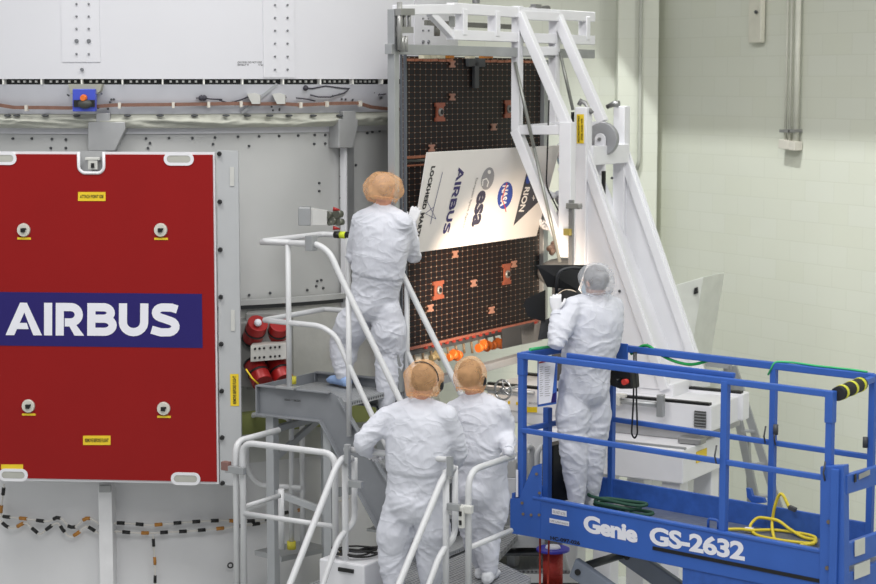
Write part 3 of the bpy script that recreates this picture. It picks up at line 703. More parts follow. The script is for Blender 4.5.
# ------------------------------------------------------------------ grey handling frame that carries the array
FP = PX(395, 8, 14.1)
def ff(x, y, o=0): return hit(x, y, FP + E2 * o, E1)
AB = (E1, E2, Z)
def vbar(mb, x, y0, y1, w, d, P, D, mbz=0):
    a = hit(x, y0, P, D); q = hit(x, y1, P, D); q = V((a.x, a.y, q.z)); return mb.bar(a, q, w, d, D)
hf = thing('handling_frame', 'grey metal handling frame with a tall left post around the solar array', 'frame', V((FP.x, FP.y, 3.3)), EA)
b = MB(); vbar(b, 393.3, 9, 340, .06, .07, FP, E1); b.build('left_post', alu, hf, .004)
b = MB(); vbar(b, 401.3, 50, 343, .014, .016, FP + E1 * .06 + E2 * -.05, E1); vbar(b, 405, 50, 346, .02, .02, FP + E1 * .1 + E2 * -.1, E1); b.build('guide_rails', M('rail_grey', (96, 100, 108), .35, .5), hf)
b = MB(); a = ff(388, 49); c = ff(592, 56); b.bar(a, V((c.x, c.y, a.z)), .06, .075); b.build('upper_crossbar', alu, hf, .004)
b = MB(); q = AW(543, 60, .0); q2 = AW(543, 322); b.bar(q, V((q.x, q.y, q2.z - .1)), .08, .09, E1); b.build('right_post', alu, hf, .004)
b = MB(); b.bar(ff(398, 391, .0), ff(540, 352, .0), .08, .06); b.bar(ff(470, 371), V((ff(470, 371).x, ff(470, 371).y, ff(470, 371).z - .8)), .06, .06, E1); b.bar(ff(395, 340), ff(398, 391), .1, .1, E1); b.build('lower_crossbar', alu, hf, .004)
b = MB().prism([ff(502, 329), ff(520, 325), ff(520, 345), (ff(502, 349))], E1 * .25); b.build('dark_block', dark_grey, hf, .006)
b = MB().prism([ff(521, 328), ff(538, 323), ff(536, 342), ff(522, 345)], E1 * .12); b.build('end_bracket', alu, hf, .006)
b = MB()
for x0, y0, x1, y1, s in ((398, 12, 412, 12, .05), (399, 30, 411, 30, .045)): b.bar(ff(x0, y0, .06), ff(x1, y1, .06), s, s)
for x in (401, 404.5, 409): b.cyl(ff(x, 10, .06), ff(x, 32, .06), .014, seg=8)
b.cyl(ff(399.5, 2, .06), ff(399.5, 50, .06), .02, seg=8); b.cyl(ff(402, 36, .06), ff(402, 52, .06), .022, seg=8); b.cyl(ff(405.5, 36, .06), ff(405.5, 52, .06), .018, seg=8)
b.build('turnbuckles', M('turnbuckle', (160, 160, 158), .35, .6), hf)
b = MB()
for x, col in ((424, 0), (431, 0), (440, 0), (449, 1), (470, 0), (484, 1), (488, 1)):
    b.box(ff(x, 54, -.25), (.08, .05, .07), AB, m=col)
b.build('latch_row', [M('latch_cream', (206, 200, 176), .5), M('latch_amber', (190, 120, 40), .5)], hf)
# ------------------------------------------------------------------ white lifting frame (hangs from its truss)
lf = thing('lifting_frame', 'white square-tube lifting frame with a box truss on top and two diagonal arms', 'frame', V((FP.x, FP.y, 3.3)), EA)
b = MB(); b.bar(ff(396, 10), ff(458, 9), .07, .075); b.build('truss_tip', white_paint, lf, .006)
b = MB(); b.bar(ff(430, 13), ff(452, 36), .055, .055); b.build('truss_brace', white_paint, lf, .006)
zt1 = ff(450.6, 3).z - .04; zb1 = ff(450.6, 40).z + .04
def fe(x, z): q = ff(x, 20); return V((q.x, q.y, z))
b = MB()
for o in (0,):
    b.bar(fe(450, zt1) + E2 * o, fe(592, zt1) + E2 * o, .07, .085)
b.build('truss_top_chord', white_paint, lf, .006)
b = MB()
for o in (0,): b.bar(fe(450, zb1) + E2 * o, fe(592, zb1) + E2 * o, .07, .08)
b.build('truss_bottom_chord', white_paint, lf, .006)
b = MB()
for x in (461, 494, 584.5):
    b.bar(fe(x, zt1), fe(x, zb1), .085, .07, E1)
b.build('truss_uprights', white_paint, lf, .006)
b = MB(); b.bar(fe(452, zt1 - .06), fe(452, zb1 + .06), .05, .012, E1); b.build('end_plate', M('plate_dull', (150, 152, 148), .4, .4), lf)
b = MB(); b.bar(fe(464, zt1 - .1) - E2 * .35, fe(560, zt1 - .1) - E2 * .35, .03, .04); b.cyl(fe(476, zt1 - .1) - E2 * .36, fe(476, zt1 - .2) - E2 * .36, .025, seg=8); b.cyl(fe(535, zt1 + .02) - E2 * .36, fe(535, zt1 - .2) - E2 * .36, .025, seg=8); b.build('spreader_bar', M('spreader_grey', (118, 118, 112), .4, .5), lf)
b = MB(); b.cyl(fe(476, zt1 + .05), fe(476, zt1 + .16), .03, seg=8); b.cyl(fe(530, zt1 + .03), fe(548, zt1 + .05), .025, seg=8); b.box(fe(536, zt1 + .06), (.1, .05, .03), AB); b.build('hoist_pins', steel, lf)
Q1 = ff(517, 10); Q2 = ff(554.5, 13)
def q1(x, y, o=0): return hit(x, y, Q1 + E1 * o, E2)
def q2(x, y, o=0): return hit(x, y, Q2 + E1 * o, E2)
b = MB(); a = q1(517.5, 6); b.bar(a, V((a.x, a.y, q1(517, 131).z)), .075, .075, E1); b.build('near_post', white_paint, lf, .006)
b = MB(); b.bar(q1(519, 14), q1(568.5, 128), .075, .08); b.build('near_diagonal_arm', white_paint, lf, .006)
b = MB(); b.bar(q1(516, 130), q1(563, 247), .08, .08); b.build('near_lower_arm', white_paint, lf, .006)
b = MB(); a = q1(567.5, 122); b.bar(a, V((a.x, a.y, q1(567, 257).z)), .11, .09, E1); b.build('front_upright', white_paint, lf, .006)
b = MB(); b.bar(q1(514, 130), q1(570, 130), .065, .075); b.build('near_tie', white_paint, lf, .006)
b = MB(); a = q2(554.5, 10); b.bar(a, V((a.x, a.y, q2(554, 128).z)), .075, .075, E1); b.build('far_post', white_paint, lf, .006)
b = MB(); b.bar(q2(557, 16), q2(603, 122), .075, .08); b.build('far_diagonal_arm', white_paint, lf, .006)
b = MB(); b.bar(q2(552, 126), q2(606, 126), .065, .075); b.build('far_tie', white_paint, lf, .006)
b = MB(); b.bar(q1(519, 15), q2(558, 17), .06, .075); b.bar(q1(519, 51), q2(556, 51), .06, .075); b.bar(q1(516, 130), q2(554, 127), .06, .075); b.build('cross_ties', white_paint, lf, .006)
b = MB(); a = q1(571.5, 200, -.05); b.bar(a, V((a.x, a.y, q1(571.5, 268, -.05).z)), .035, .03, E1); b.build('steel_slide', steel, lf)
b = MB(); b.box(q1(574, 206, -.07), (.13, .04, .045), (E2, E1, Z)); b.cyl(q1(580, 206, -.1), q1(580, 206, -.06), .02); b.build('slide_clamp', M('clamp_grey', (150, 150, 146), .35, .6), lf, .004)
b = MB(); b.box(q1(568, 232, -.07), (.065, .045, .055), (E2, E1, Z)); b.build('brass_clamp', M('brass', (176, 160, 90), .35, .6), lf, .004)
b = MB()
b.cyl(q1(515, 62, -.05), q1(534, 148, -.05), .014, seg=8); b.cyl(q1(534, 148, -.05), q1(560, 262, -.05), .014, seg=8); b.build('gas_strut', M('strut_grey', (150, 152, 146), .35, .5), lf)
b = MB(); b.cyl(q2(560, 52), q2(573, 110), .014, seg=8); b.build('gas_strut', M('strut_grey', (150, 152, 146), .35, .5), lf)
# ------------------------------------------------------------------ tilted white board with logos
SO = AP + E2 * .16
tau = R(15)
mid = hit(480, 245, SO, E1)
dn = (-Z * math.cos(tau) - E2 * math.sin(tau))       # down the board
SNn = E1.cross(dn).normalized()
if SNn.y > 0: SNn = -SNn
SB = mid
def sg(x, y, o=.0): return hitn(x, y, SB + SNn * o, SNn)
sgn = thing('logo_board', 'tilted white board printed with agency and company logos, held in front of the black array', 'board', sg(480, 245), EA)
Vtl = sg(427.6, 152.8); wv = (sg(418.5, 252.5) - Vtl); ed = wv - E1 * wv.dot(E1); 
corners = [sg(427.6, 152.8), sg(560.5, 145.5), sg(536.5, 236.0), sg(411.5, 253.3)]
b = MB().prism([c for c in corners], -SNn * .012); b.build('board', M('board_white', (232, 228, 224), .45, var=.01), sgn)
dnavy = M('print_navy', (48, 42, 100), .5); gprint = M('print_grey', (150, 148, 150), .5); kprint = M('print_black', (28, 27, 30), .5)
def txt(s, o, r, u, mat, bold=0, name=None, sp=1.0, off=.002, vf=None):
    b = MB(); O = sg(*o, off); place2d(b, vf or text2d(s, bold, sp), O, sg(*r, off) - O, sg(*u, off) - O); return b.build(name or 'lettering', mat, sgn)
txt('', (458.8, 167.3), (442.2, 234.2), (465.3, 166.6), dnavy, vf=airbus(), name='aircraft_maker_lettering')
txt('LOCKHEED MARTIN', (431.6, 166.3), (414.0, 243.5), (435.6, 165.9), kprint, .06, 'defence_maker_lettering', 1.15)
txt('esa', (478.0, 191), (471.0, 227), (486.8, 190.2), M('print_slate', (62, 60, 78), .5), .04, 'agency_lettering')
txt('European Space Agency', (475.8, 178), (461.8, 228.5), (478.4, 177.7), gprint, .01, 'agency_small_lettering')
def spoly(pts, mat, name, off=.002): b = MB(); b.add([sg(x, y, off) for x, y in pts], [tuple(range(len(pts)))]); return b.build(name, mat, sgn)
def sel(cx, cy, rx, ry, sl=0, n=28): return [(cx + rx * math.cos(2 * math.pi * k / n) - sl * ry * math.sin(2 * math.pi * k / n), cy + ry * math.sin(2 * math.pi * k / n)) for k in range(n)]
spoly(sel(487.7, 178.6, 6.2, 11.3, .18), gprint, 'agency_disc')
spoly(sel(489.3, 172, 1.6, 2), M('print_white', (235, 232, 228), .5), 'agency_disc_dot', .004)
b = MB(); vs = []; fs = []; stroke2d([(482.5, 186), (483, 180), (486.5, 178.5), (488.5, 182), (487, 187)], 1.1, vs, fs); b.add([sg(x, y, .004) for x, y in vs], fs); stroke2d([(484, 183), (488, 183.5)], .8, vs, fs); b.build('agency_disc_letter', M('print_white', (235, 232, 228), .5), sgn)
spoly(sel(505.1, 195.5, 7.4, 13.6, .16), M('print_blue', (52, 76, 160), .5), 'space_agency_disc')
wpr = M('print_white', (235, 232, 228), .5)
txt('NASA', (502.5, 185.5), (499.8, 206.5), (508.8, 185), wpr, .05, 'space_agency_lettering', off=.004)
b = MB(); vs = []; fs = []; stroke2d([(507, 183), (502, 199), (505, 207), (506, 212)], .9, vs, fs); b.add([sg(x, y, .006) for x, y in vs], fs); b.build('space_agency_swoosh', M('print_red', (206, 50, 50), .5), sgn)
spoly([(527.6, 168.6), (541.5, 199), (513.4, 225.6)], M('print_charcoal', (66, 66, 74), .5), 'spacecraft_emblem')
txt('RION', (525.0, 187), (518.6, 211.8), (530.2, 187), wpr, .03, 'spacecraft_emblem_lettering', off=.004)
spoly(sel(528.3, 179.5, 2.3, 4.4, .2), M('print_blue', (52, 76, 160), .5), 'spacecraft_emblem_globe', .004)
b = MB(); vs = []; fs = []
for x, y in ((532, 183), (536, 192), (533.5, 198)): stroke2d([(x - 1.6, y), (x + 1.6, y)], .5, vs, fs); stroke2d([(x, y - 2.6), (x, y + 2.6)], .5, vs, fs)
b.add([sg(x, y, .004) for x, y in vs], fs); b.build('spacecraft_emblem_stars', wpr, sgn)
b = MB(); vs = []; fs = []
for l in ([(442.6, 172), (434, 207), (430.6, 224)], [(425.2, 213.5), (436, 219)], [(436, 219), (427, 201)], [(425.2, 213.5), (434, 207)]): stroke2d(l, .55, vs, fs)
b.add([sg(x, y, .002) for x, y in vs], fs); b.build('star_emblem', M('print_indigo', (90, 90, 130), .5), sgn)
# ------------------------------------------------------------------ white wedge tower
T0 = PX(669, 388, 15.3)
def tf(x, y, o=0): return hit(x, y, T0 + E1 * o, E2)
tw = thing('wedge_tower', 'tall white wedge-shaped tower with sloping sides, beside the array', 'tower', V((T0.x, T0.y, 2.9)) - E2 * .4, EA)
GAP = .78
zbase = T0.z
def bx(x, y, o=0): q = tf(x, y, o); return q
zb0 = zbase - .02
pts = [tf(576, 107), tf(588, 107), tf(588, 149), tf(654, 340)]
L0 = tf(576, 300); L0 = V((L0.x, L0.y, zb0)); 
RB_ = V((T0.x, T0.y, zb0)); 
uA = lambda p: (p - T0).dot(E2)
poly = [(uA(tf(576, 107)), tf(576, 107).z), (uA(tf(588, 107)), tf(588, 107).z), (uA(tf(588, 150)), tf(588, 150).z), (0, zb0 + .02), (0, zb0), (uA(tf(576, 300)), zb0)]
def tpt(u, z, v=0): return V((T0.x, T0.y, 0)) + E2 * u + E1 * v + Z * z
b = MB().prism([tpt(u, z, .01) for u, z in poly], E1 * .03); b.build('near_side_plate', white_paint, tw)
b = MB().prism([tpt(u, z, GAP - .04) for u, z in poly], E1 * .03); b.build('far_side_plate', white_paint, tw)
u0, z0 = poly[2]; hyp = (V((0, zb0)) - V((u0, z0)))
for v, nm in ((.03, 'near_sloping_beam'), (GAP - .03, 'far_sloping_beam')):
    b = MB(); b.bar(tpt(u0 - .055, z0 - .02, v), tpt(-.04, zb0, v), .08, .08, E2 + Z); b.build(nm, white_paint, tw, .008)
for v, nm in ((0.03, 'near_post'), (GAP - .03, 'far_post')):
    b = MB(); u = (poly[0][0] + poly[1][0]) / 2; b.bar(tpt(u, zb0, v), tpt(u, poly[0][1], v), .11, .11, E1); b.build(nm, white_paint, tw, .008)
b = MB(); b.prism([tpt(u0 - .30, z0 - .16, .03), tpt(-.27, zb0, .03), tpt(-.24, zb0, .03), tpt(u0 - .27, z0 - .15, .03)], E1 * (GAP - .06)); b.build('sloping_web', white_paint, tw)
b = MB(); b.bar(tpt(u0 - .04, z0 - .05, .05), tpt(u0 - .04, z0 - .05, GAP - .05), .13, .16); b.build('top_tie', white_paint, tw, .006)
b = MB(); b.bar(tf(603.5, 194, .25), V((tf(603.5, 194, .25).x, tf(603.5, 194, .25).y, tf(603, 171, .25).z)), .03, .02, E1); b.build('black_track', black, tw)
vs = [tpt(poly[5][0], zb0, .02), tpt(.03, zb0, .02), tpt(.03, zb0, GAP), tpt(poly[5][0], zb0, GAP)]
b = MB().prism([v + Z * .05 for v in vs], -Z * .12); b.build('foot_plate', white_paint, tw, .008)
# label, wheel, fittings
b = MB().prism([tf(576.7, 143.5, -.03), tf(583.7, 143.5, -.03), tf(583.7, 114.3, -.03), tf(576.7, 114.3, -.03)], E1 * .004); l = b.build('yellow_label', yellow_m, tw)
b = MB()
for k, s in enumerate(('HOISTING POINT ONLY', 'FOR A320 WS')):
    x0 = 579.6 + k * 3.2; y0 = 142.5 - k * 3; y1 = 115.5 + k * 3
    O = tf(x0, y0, -.035); place2d(b, text2d(s, .02), O, tf(x0, y1, -.035) - O, tf(x0 - 1.9, y0, -.035) - O)
b.build('label_lettering', ink, l)
wc = tf(603, 139, .33)
b = MB(); b.cyl(wc - E1 * .03, wc + E1 * .03, .14, .14, 32); wh = b.build('pulley_wheel', M('pulley_grey', (156, 157, 160), .45, .2), tw, .006)
b = MB(); c2 = wc - E1 * .06; b.prism([c2 + E2 * u + Z * z for u, z in [(-.05, -.3), (.05, -.3), (.05, .0)] + [(.05 * math.cos(R(a)), .05 * math.sin(R(a))) for a in (30, 60, 90, 120, 150)] + [(-.05, 0)]], E1 * .02); b.build('pulley_fork', white_paint, tw, .004)
b = MB(); b.cyl(c2 - E1 * .015, c2, .015); b.build('pulley_axle', steel, tw)
b = MB(); b.tube([tf(579, 105, .03), tf(581, 101, .03), tf(585, 103, .03), tf(588, 108, .03), tf(592, 113, .03)], [.02, .022, .02, .012, .02], 8); b.build('hoist_shackle', steel, tw)
b = MB(); q = tf(607, 107, .7); b.tube([q, tf(613, 104, .7), tf(619, 104, .7)], [.02, .024, .03], 8); b.build('hoist_shackle', steel, tw)
b = MB(); u = poly[0][0] - .02; b.bar(tpt(u, tf(576, 138, 0).z, -.02), tpt(u, tf(576, 112, 0).z, -.02), .02, .02, E1); b.box(tf(572, 134, 0), (.05, .05, .13), (E2, E1, Z)); b.build('cable_guide', black, tw)
b = MB()
for x, y in ((619.5, 291), (648, 344), (585.5, 205), (612, 178)): b.sph(tf(x, y, -.0), .012, 8, 5)
b.build('plate_bolts', dark_grey, tw)
b = MB(); b.tube([tf(549, 100, -.1), tf(547, 165, -.1), tf(546, 186, -.1), tf(553, 200, -.1), tf(560, 214, -.1)], .007, 6, .1); tag(b.build('control_cable', black), 'thin black cable hanging beside the front upright of the lifting frame', 'cable')
# ------------------------------------------------------------------ carriage under the tower
K0 = T0 - E1 * .22
def kf(x, y, o=0): return hit(x, y, K0 + E1 * o, E2)
def kz(x, y): return kf(x, y).z
zA = kz(710, 406); zA2 = kz(711, 432)
cr = thing('tower_carriage', 'long white carriage with black guide strips and a handwheel, carrying the wedge tower', 'carriage', V((K0.x, K0.y, 0)) - E2 * .7 + E1 * .4, EA)
uk = lambda x, y=400: (kf(x, y) - K0).dot(E2)
def kp(u, z, v=0): return V((K0.x, K0.y, 0)) + E2 * u + E1 * v + Z * z
u_l, u_r = uk(487), uk(711.5, 410)
def kbox(name, u0, u1, z0, z1, v0, v1, mat=white_paint, bv=.01):
    return MB().box(kp((u0 + u1) / 2, (z0 + z1) / 2, (v0 + v1) / 2), (u1 - u0, v1 - v0, z1 - z0), (E2, E1, Z)).build(name, mat, cr, bv)
kbox('upper_beam', u_l, u_r, zA2, zA, 0, .68)
kbox('black_guide_strip', uk(560), u_r - .02, zA, zA + .02, .0, .05, black, 0)
kbox('black_guide_strip', u_l, uk(560), zA, zA + .02, .0, .05, black, 0)
kbox('rear_guide_strip', u_l + .03, uk(600), zA, zA + .02, .62, .67, black, 0)
# steel rail with end brackets
zr = kz(640, 402)
b = MB(); b.cyl(kp(uk(606), zr, -.05), kp(uk(664), zr, -.05), .022, seg=10); b.cyl(kp(uk(480), zr + .0, -.05), kp(uk(537), zr, -.05), .018, seg=10); b.build('slide_rod', alu, cr)
b = MB(); b.box(kp(uk(664.5), zr - .0, -.07), (.055, .05, .18), (E2, E1, Z)); b.build('rod_bracket', alu, cr, .004)
b = MB(); b.box(kp(uk(622), zr + .01, -.07), (.04, .05, .08), (E2, E1, Z)); b.box(kp(uk(624), zr + .05, -.06), (.09, .05, .03), (E2, E1, Z)); b.build('rod_bracket', M('bracket_cream', (204, 202, 196), .5), cr, .004)
kbox('recess', uk(500), u_r - .12, zA2 - .10, zA2, .06, .9, M('recess_grey', (168, 168, 170), .5))
zc1 = kf(683, 458, -.3).z; zc1 = zA2 - .1
v0 = -.34
def kf2(x, y): return hit(x, y, K0 + E1 * v0, E2)
uc1 = (kf2(683, 470) - K0).dot(E2); ul1 = (kf2(520, 440) - K0).dot(E2)
kbox('lower_cabinet', ul1, uc1, zc1 - .27, zc1, v0, .5)
for u in (uc1 - .12, (kf2(600, 480) - K0).dot(E2), ul1 + .12):
    for v in (v0 + .12, .4):
        lg = kbox('leg', u - .08, u + .08, .12, zc1 - .26, v - .08, v + .08)
        MB().cyl(kp(u - .04, .06, v), kp(u + .04, .06, v), .06, seg=16).build('caster', dark_grey, lg)
kbox('foot_beam', ul1, uc1, .9, 1.05, v0 + .05, v0 + .2, white_paint)
kbox('cabinet_rim', ul1, uc1, zc1, zc1 + .015, v0 + .03, v0 + .06, alu, 0)
kbox('vent_grille', uk(695), uk(706.5), kz(700, 427), kz(700, 411), -.012, .0, M('vent_dark', (84, 84, 84), .5), 0)
b = MB(); 
for k in range(5): b.box(kp((uk(695) + uk(706.5)) / 2, kz(700, 413 + k * 3), -.014), (.105, .006, .006), (E2, E1, Z))
b.build('vent_slats', alu, cr)
# rear box at the right
def kfb(x, y, v): return hit(x, y, K0 + E1 * v, E2)
vb = .55; ub0 = (kfb(660, 400, vb) - K0).dot(E2); ub1 = (kfb(743, 405, vb) - K0).dot(E2); zq0 = kfb(743, 421, vb).z; zq1 = kfb(743, 394, vb).z
kbox('rear_box', ub0, ub1, zq0, zq1, vb, vb + .14); kbox('rear_black_strip', ub0 + .1, ub1 - .02, zq1, zq1 + .02, vb, vb + .05, black, 0)
# yellow labels and grilles on the left panel
def klab(x0, x1, y0, y1, mat, name, v=-.004): return MB().prism([kf(x0, y1, v), kf(x1, y1, v), kf(x1, y0, v), kf(x0, y0, v)], E1 * .003).build(name, mat, cr)
kbox('left_panel', u_l, uk(560), kz(530, 425), zA2 + .01, .01, .5)
klab(524, 537, 407, 412.5, yellow_m, 'yellow_label'); klab(508, 510, 401, 404, yellow_m, 'yellow_label'); klab(516, 522, 402, 405, yellow_m, 'yellow_label')
b = MB(); O = kf(529, 404, -.006); place2d(b, text2d('MAX LOAD', .01), O, kf(538, 404.5, -.006) - O, kf(529, 402, -.006) - O); b.build('panel_lettering', gprint, cr)
b = MB(); O = hit(604, 432.5, K0 + E1 * .055, E2); place2d(b, text2d('GSE', .06), O, hit(614.5, 433.5, K0 + E1 * .055, E2) - O, hit(604, 429.5, K0 + E1 * .055, E2) - O); b.build('maker_mark', M('mark_blue', (40, 120, 190), .5), cr)
b = MB(); c = kf(692, 441, -.05); b.box(V((c.x, c.y, zc1 + .03)), (.2, .12, .05), (E2, E1, Z)); b.build('latch_block', steel, cr, .01)
b = MB().prism([kf2(699, 449), kf2(699, 458), kf2(708, 454), kf2(708, 446)], E1 * .004); 
c = kp(uc1 + .004, zc1 - .1, v0 + .35); b = MB().box(c, (.006, .2, .09), (E2, E1, Z)); b.build('yellow_label', yellow_m, cr)
# handwheel
hc = PX(502.9, 389.9, 14.85); ax = (-E1 * 1 - E2 * .1).normalized(); sd = ax.cross(Z).normalized(); up = sd.cross(ax)
b = MB(); b.tube([hc + (sd * math.cos(2 * math.pi * k / 28) + up * math.sin(2 * math.pi * k / 28)) * .078 for k in range(28)], .009, 8, closed=True)
for a in (90, 210, 330): b.cyl(hc, hc + (sd * math.cos(R(a)) + up * math.sin(R(a))) * .078, .009, seg=8)
b.cyl(hc - ax * .02, hc + ax * .02, .02); b.cyl(hc - ax * .02, hc - ax * .3, .012)
b.build('handwheel', M('chrome', (190, 190, 190), .2, .8), cr)
# grey equipment cabinet behind the tower
c0_, c1_ = PX(670, 388, 16.8), PX(703, 360, 17.4)
pz = lambda x, y: hit(x, y, PX(703, 278, 17.4), E1 * .6 + E2 * .8)
P = [pz(672, 287), pz(703.5, 277), pz(695, 400), (pz(672, 400))]
b = MB().prism([pz(655, 291), pz(703.5, 277), pz(690, 360), pz(650, 360)], E1 * .5)
root = thing('equipment_cabinet', 'pale cabinet door standing open behind the sloping tower, with a small black handle', 'cabinet', V((pz(680, 360).x, pz(680, 360).y, 0)))
b.build('door', M('cabinet_pale', (204, 206, 200), .5), root, .004)
b = MB().prism([pz(695, 294), pz(698.5, 293), pz(698, 287), pz(695.5, 288)], -E1 * .03); b.build('handle', black, root)
b = MB().bar(pz(670, 360) + E1 * .25, V((pz(670, 360).x, pz(670, 360).y, 0)) + E1 * .25, .6, .4, E1); b.build('body', M('cabinet_pale', (204, 206, 200), .5), root)
# aluminium stepladder behind
def lp(x, y, Y=17.2): return PX(x, y, Y)
root = thing('stepladder', 'aluminium stepladder standing by the block wall, behind the blue lift', 'ladder', V((lp(750, 500).x, 17.4, 0)))
for (x0, y0, x1, y1, d) in ((727, 366, 760, 520, 0), (733, 366, 783, 520, 0), (725, 372, 716, 500, .5), (748, 440, 750, 505, .3)):
    p0 = PX(x0, y0, 17.2); p1 = PX(x1, y1, 17.0 + d); dd = p1 - p0; p1 = p0 + dd * ((p0.z) / -dd.z)
    if x0 == 725 or x0 == 748: pass
    MB().bar(p0, p1, .035, .07).build('rail', alu, root)
MB().bar(lp(706, 361), lp(732, 364), .05, .09).build('top_cap', alu, root)
b = MB()
for k in range(1, 9):
    t = k / 9; a = lp(727, 366).lerp(lp(727, 366) + (PX(760, 520, 17.0) - lp(727, 366)) * 1.9, t); c = lp(733, 366).lerp(lp(733, 366) + (PX(783, 520, 17.0) - lp(733, 366)) * 1.9, t)
    b.bar(a, c, .06, .02)
b.build('treads', alu, root)

root = thing('pump_hood', 'grey curved hood with chrome fittings, seen between the lamp doors and the board', 'hood', PX(556, 290, 16.2))
MB().ell(PX(563, 273, 16.2), (V((.22, 0, 0)), V((0, .2, 0)), Z * .13), 20, 12).build('hood', M('hood_grey', (120, 122, 122), .5), root)
b = MB()
for x, y, s in ((551, 248, .03), (555, 243, .028), (558, 247, .03), (553, 252, .025)): b.cyl(PX(x - 1.5, y + 1, 16.0), PX(x + 1.5, y - 2, 15.95), s, s * .7, 10)
b.build('chrome_fittings', M('chrome_dull', (150, 130, 120), .3, .7), root)
b = MB(); b.bar(PX(560, 275, 16.2), V((PX(560, 275, 16.2).x, 16.2, 0)), .1, .1, E1); b.build('stand', dark_grey, root)
# ------------------------------------------------------------------ upper stair platform
U0 = PX(259, 385, 13.9); zU0 = U0.z
def uf(x, y, v=0): return hit(x, y, U0 + E1 * v, E2)
def up_(u, v, z): return V((U0.x, U0.y, 0)) + E2 * u + E1 * v + Z * z
UW = .75; u1 = (uf(331, 393) - U0).dot(E2); zb_ = uf(262, 414).z
plat = thing('stair_platform', 'grey steel platform of the upper rolling stair, carrying the worker beside the board', 'stairs', V((U0.x, U0.y, 0)), EA)
lad = .62  # run of the ladder per metre of drop
zl0 = 2.1
def chan(v, name, sgn_):
    th = .012
    drop = zU0 - zl0 + .1
    hb = zU0 - zb_
    tx = u1 + drop * lad
    w = hb * .98
    pts = [(0, zb_), (u1 - .08, zb_), (tx - w * .9, zl0 - .05), (tx + .17, zl0 - .05), (u1 + .08, zU0 - .03), (u1, zU0), (0, zU0)]
    b = MB(); b.prism([up_(a, v, z) for a, z in pts], E1 * th * sgn_)
    # flanges
    for i in (0, 1, 3, 5, 6):
        a, z = pts[i]; a2, z2 = pts[(i + 1) % len(pts)]
        b.bar(up_(a, v - .02 * sgn_ * 0 - .018, z), up_(a2, v - .018, z2), .045, .012, E1.cross((up_(a2, 0, z2) - up_(a, 0, z)).normalized()))
    return b.build(name, grey_paint, plat, .002)
c0 = chan(0, 'near_side_channel', 1); chan(UW, 'far_side_channel', 1)
b = MB(); O = uf(284.5, 400.5, -.03); place2d(b, text2d('6262 / 136235', .03), O, uf(300.5, 402, -.03) - O, uf(284.5, 398.5, -.03) - O); b.build('stencilled_number', ink, c0)
grate = bpy.data.materials.new('grating'); 
def grate_mat():
    m = grate; m.use_nodes = True; nt = m.node_tree; N = nt.nodes.new; L = nt.links.new; b = nt.nodes['Principled BSDF']
    tc = N('ShaderNodeTexCoord'); vo = N('ShaderNodeTexVoronoi'); vo.inputs['Scale'].default_value = 32; vo.inputs['Randomness'].default_value = .1
    L(tc.outputs['Object'], vo.inputs['Vector']); cr_ = N('ShaderNodeValToRGB'); cr_.color_ramp.elements[0].position = .25; cr_.color_ramp.elements[1].position = .45
    cr_.color_ramp.elements[0].color = rgb((92, 94, 98)); cr_.color_ramp.elements[1].color = rgb((168, 170, 172)); L(vo.outputs[0], cr_.inputs[0]); L(cr_.outputs[0], b.inputs['Base Color'])
    b.inputs['Metallic'].default_value = .3; b.inputs['Roughness'].default_value = .5
    bp = N('ShaderNodeBump'); bp.inputs['Distance'].default_value = .01; L(vo.outputs[0], bp.inputs['Height']); L(bp.outputs[0], b.inputs['Normal'])
grate_mat()
zf = zU0 - .075
b = MB(); b.box(up_(u1 / 2 + .04, UW / 2, zf - .02), (u1 + .08, UW - .03, .04), AB2 := (E2, E1, Z)); b.build('deck_grating', grate, plat)
b = MB(); b.prism([up_(-.0, 0, zb_), up_(0, UW, zb_), up_(0, UW, zU0), up_(0, 0, zU0)], -E2 * .012); b.build('end_plate', grey_paint, plat)
k = 0
for k in range(5):
    z = zf - .21 * (k + 1); u = u1 + .1 + (zU0 - z) * lad
    MB().box(up_(u - .02, UW / 2, z), (.2, UW - .03, .03), (E2, E1, Z)).build('step_tread', grate, plat)
b = MB()
for v in (.02, UW - .02):
    for u in (.08, u1 - .05 + .0): 
        b2 = MB().bar(up_(u, v + .03, zb_ + .02), up_(u, v + .03, 0.0), .07, .07, E1); b2.build('support_post', M('post_grey', (166, 169, 172), .45, .15), plat, .004)
b = MB(); b.bar(up_(.08, .05, zb_ - .12), up_(.08, UW - .02, zb_ - .12), .05, .05); b.bar(up_(.08, .05, zl0 + .35), up_(u1 - .05, .05, zl0 + .25), .035, .05); b.bar(up_(.08, .05, zb_ - .35), up_(.08, UW, zb_ - .1), .035, .05)
b.bar(up_(.08, UW, zl0 + .2), up_(u1, UW, zl0 + .35), .035, .07); b.build('post_braces', M('post_grey', (150, 153, 156)), plat, .004)
for v, nm in ((-.0, 'near_handrail'), (UW, 'far_handrail')):
    dv = v
    sh = lambda x, y: uf(x, y, -.03) + E1 * (dv + .03 if dv else 0)
    b = MB(); P = [sh(261, 242), sh(318, 244), sh(330, 253), sh(342, 280), sh(396, 392), sh(424, 450)]
    if dv: P = [sh(298, 243)] + P[1:]
    b.tube(P, .0225, 12, .06); 
    b.build(nm, white_tube, plat)
    b = MB(); P = [sh(264, 320), sh(321, 326), sh(336, 336), sh(351, 370), sh(376, 424), sh(392, 458)]
    if dv: P = [sh(298, 324)] + P[1:]
    b.tube(P, .02, 12, .06); b.build('mid_rail', white_tube, plat)
b = MB(); P = [uf(290, 242.5, -.03), uf(261, 241.5, -.03), uf(261, 241.5, -.03) + E1 * (UW + .03), uf(318, 244, -.03) + E1 * (UW + .03)]; b.tube(P, .022, 12, .05)
er = b.build('end_rail', white_tube, plat)
a = P[2]; d_ = (P[3] - P[2]).normalized(); 
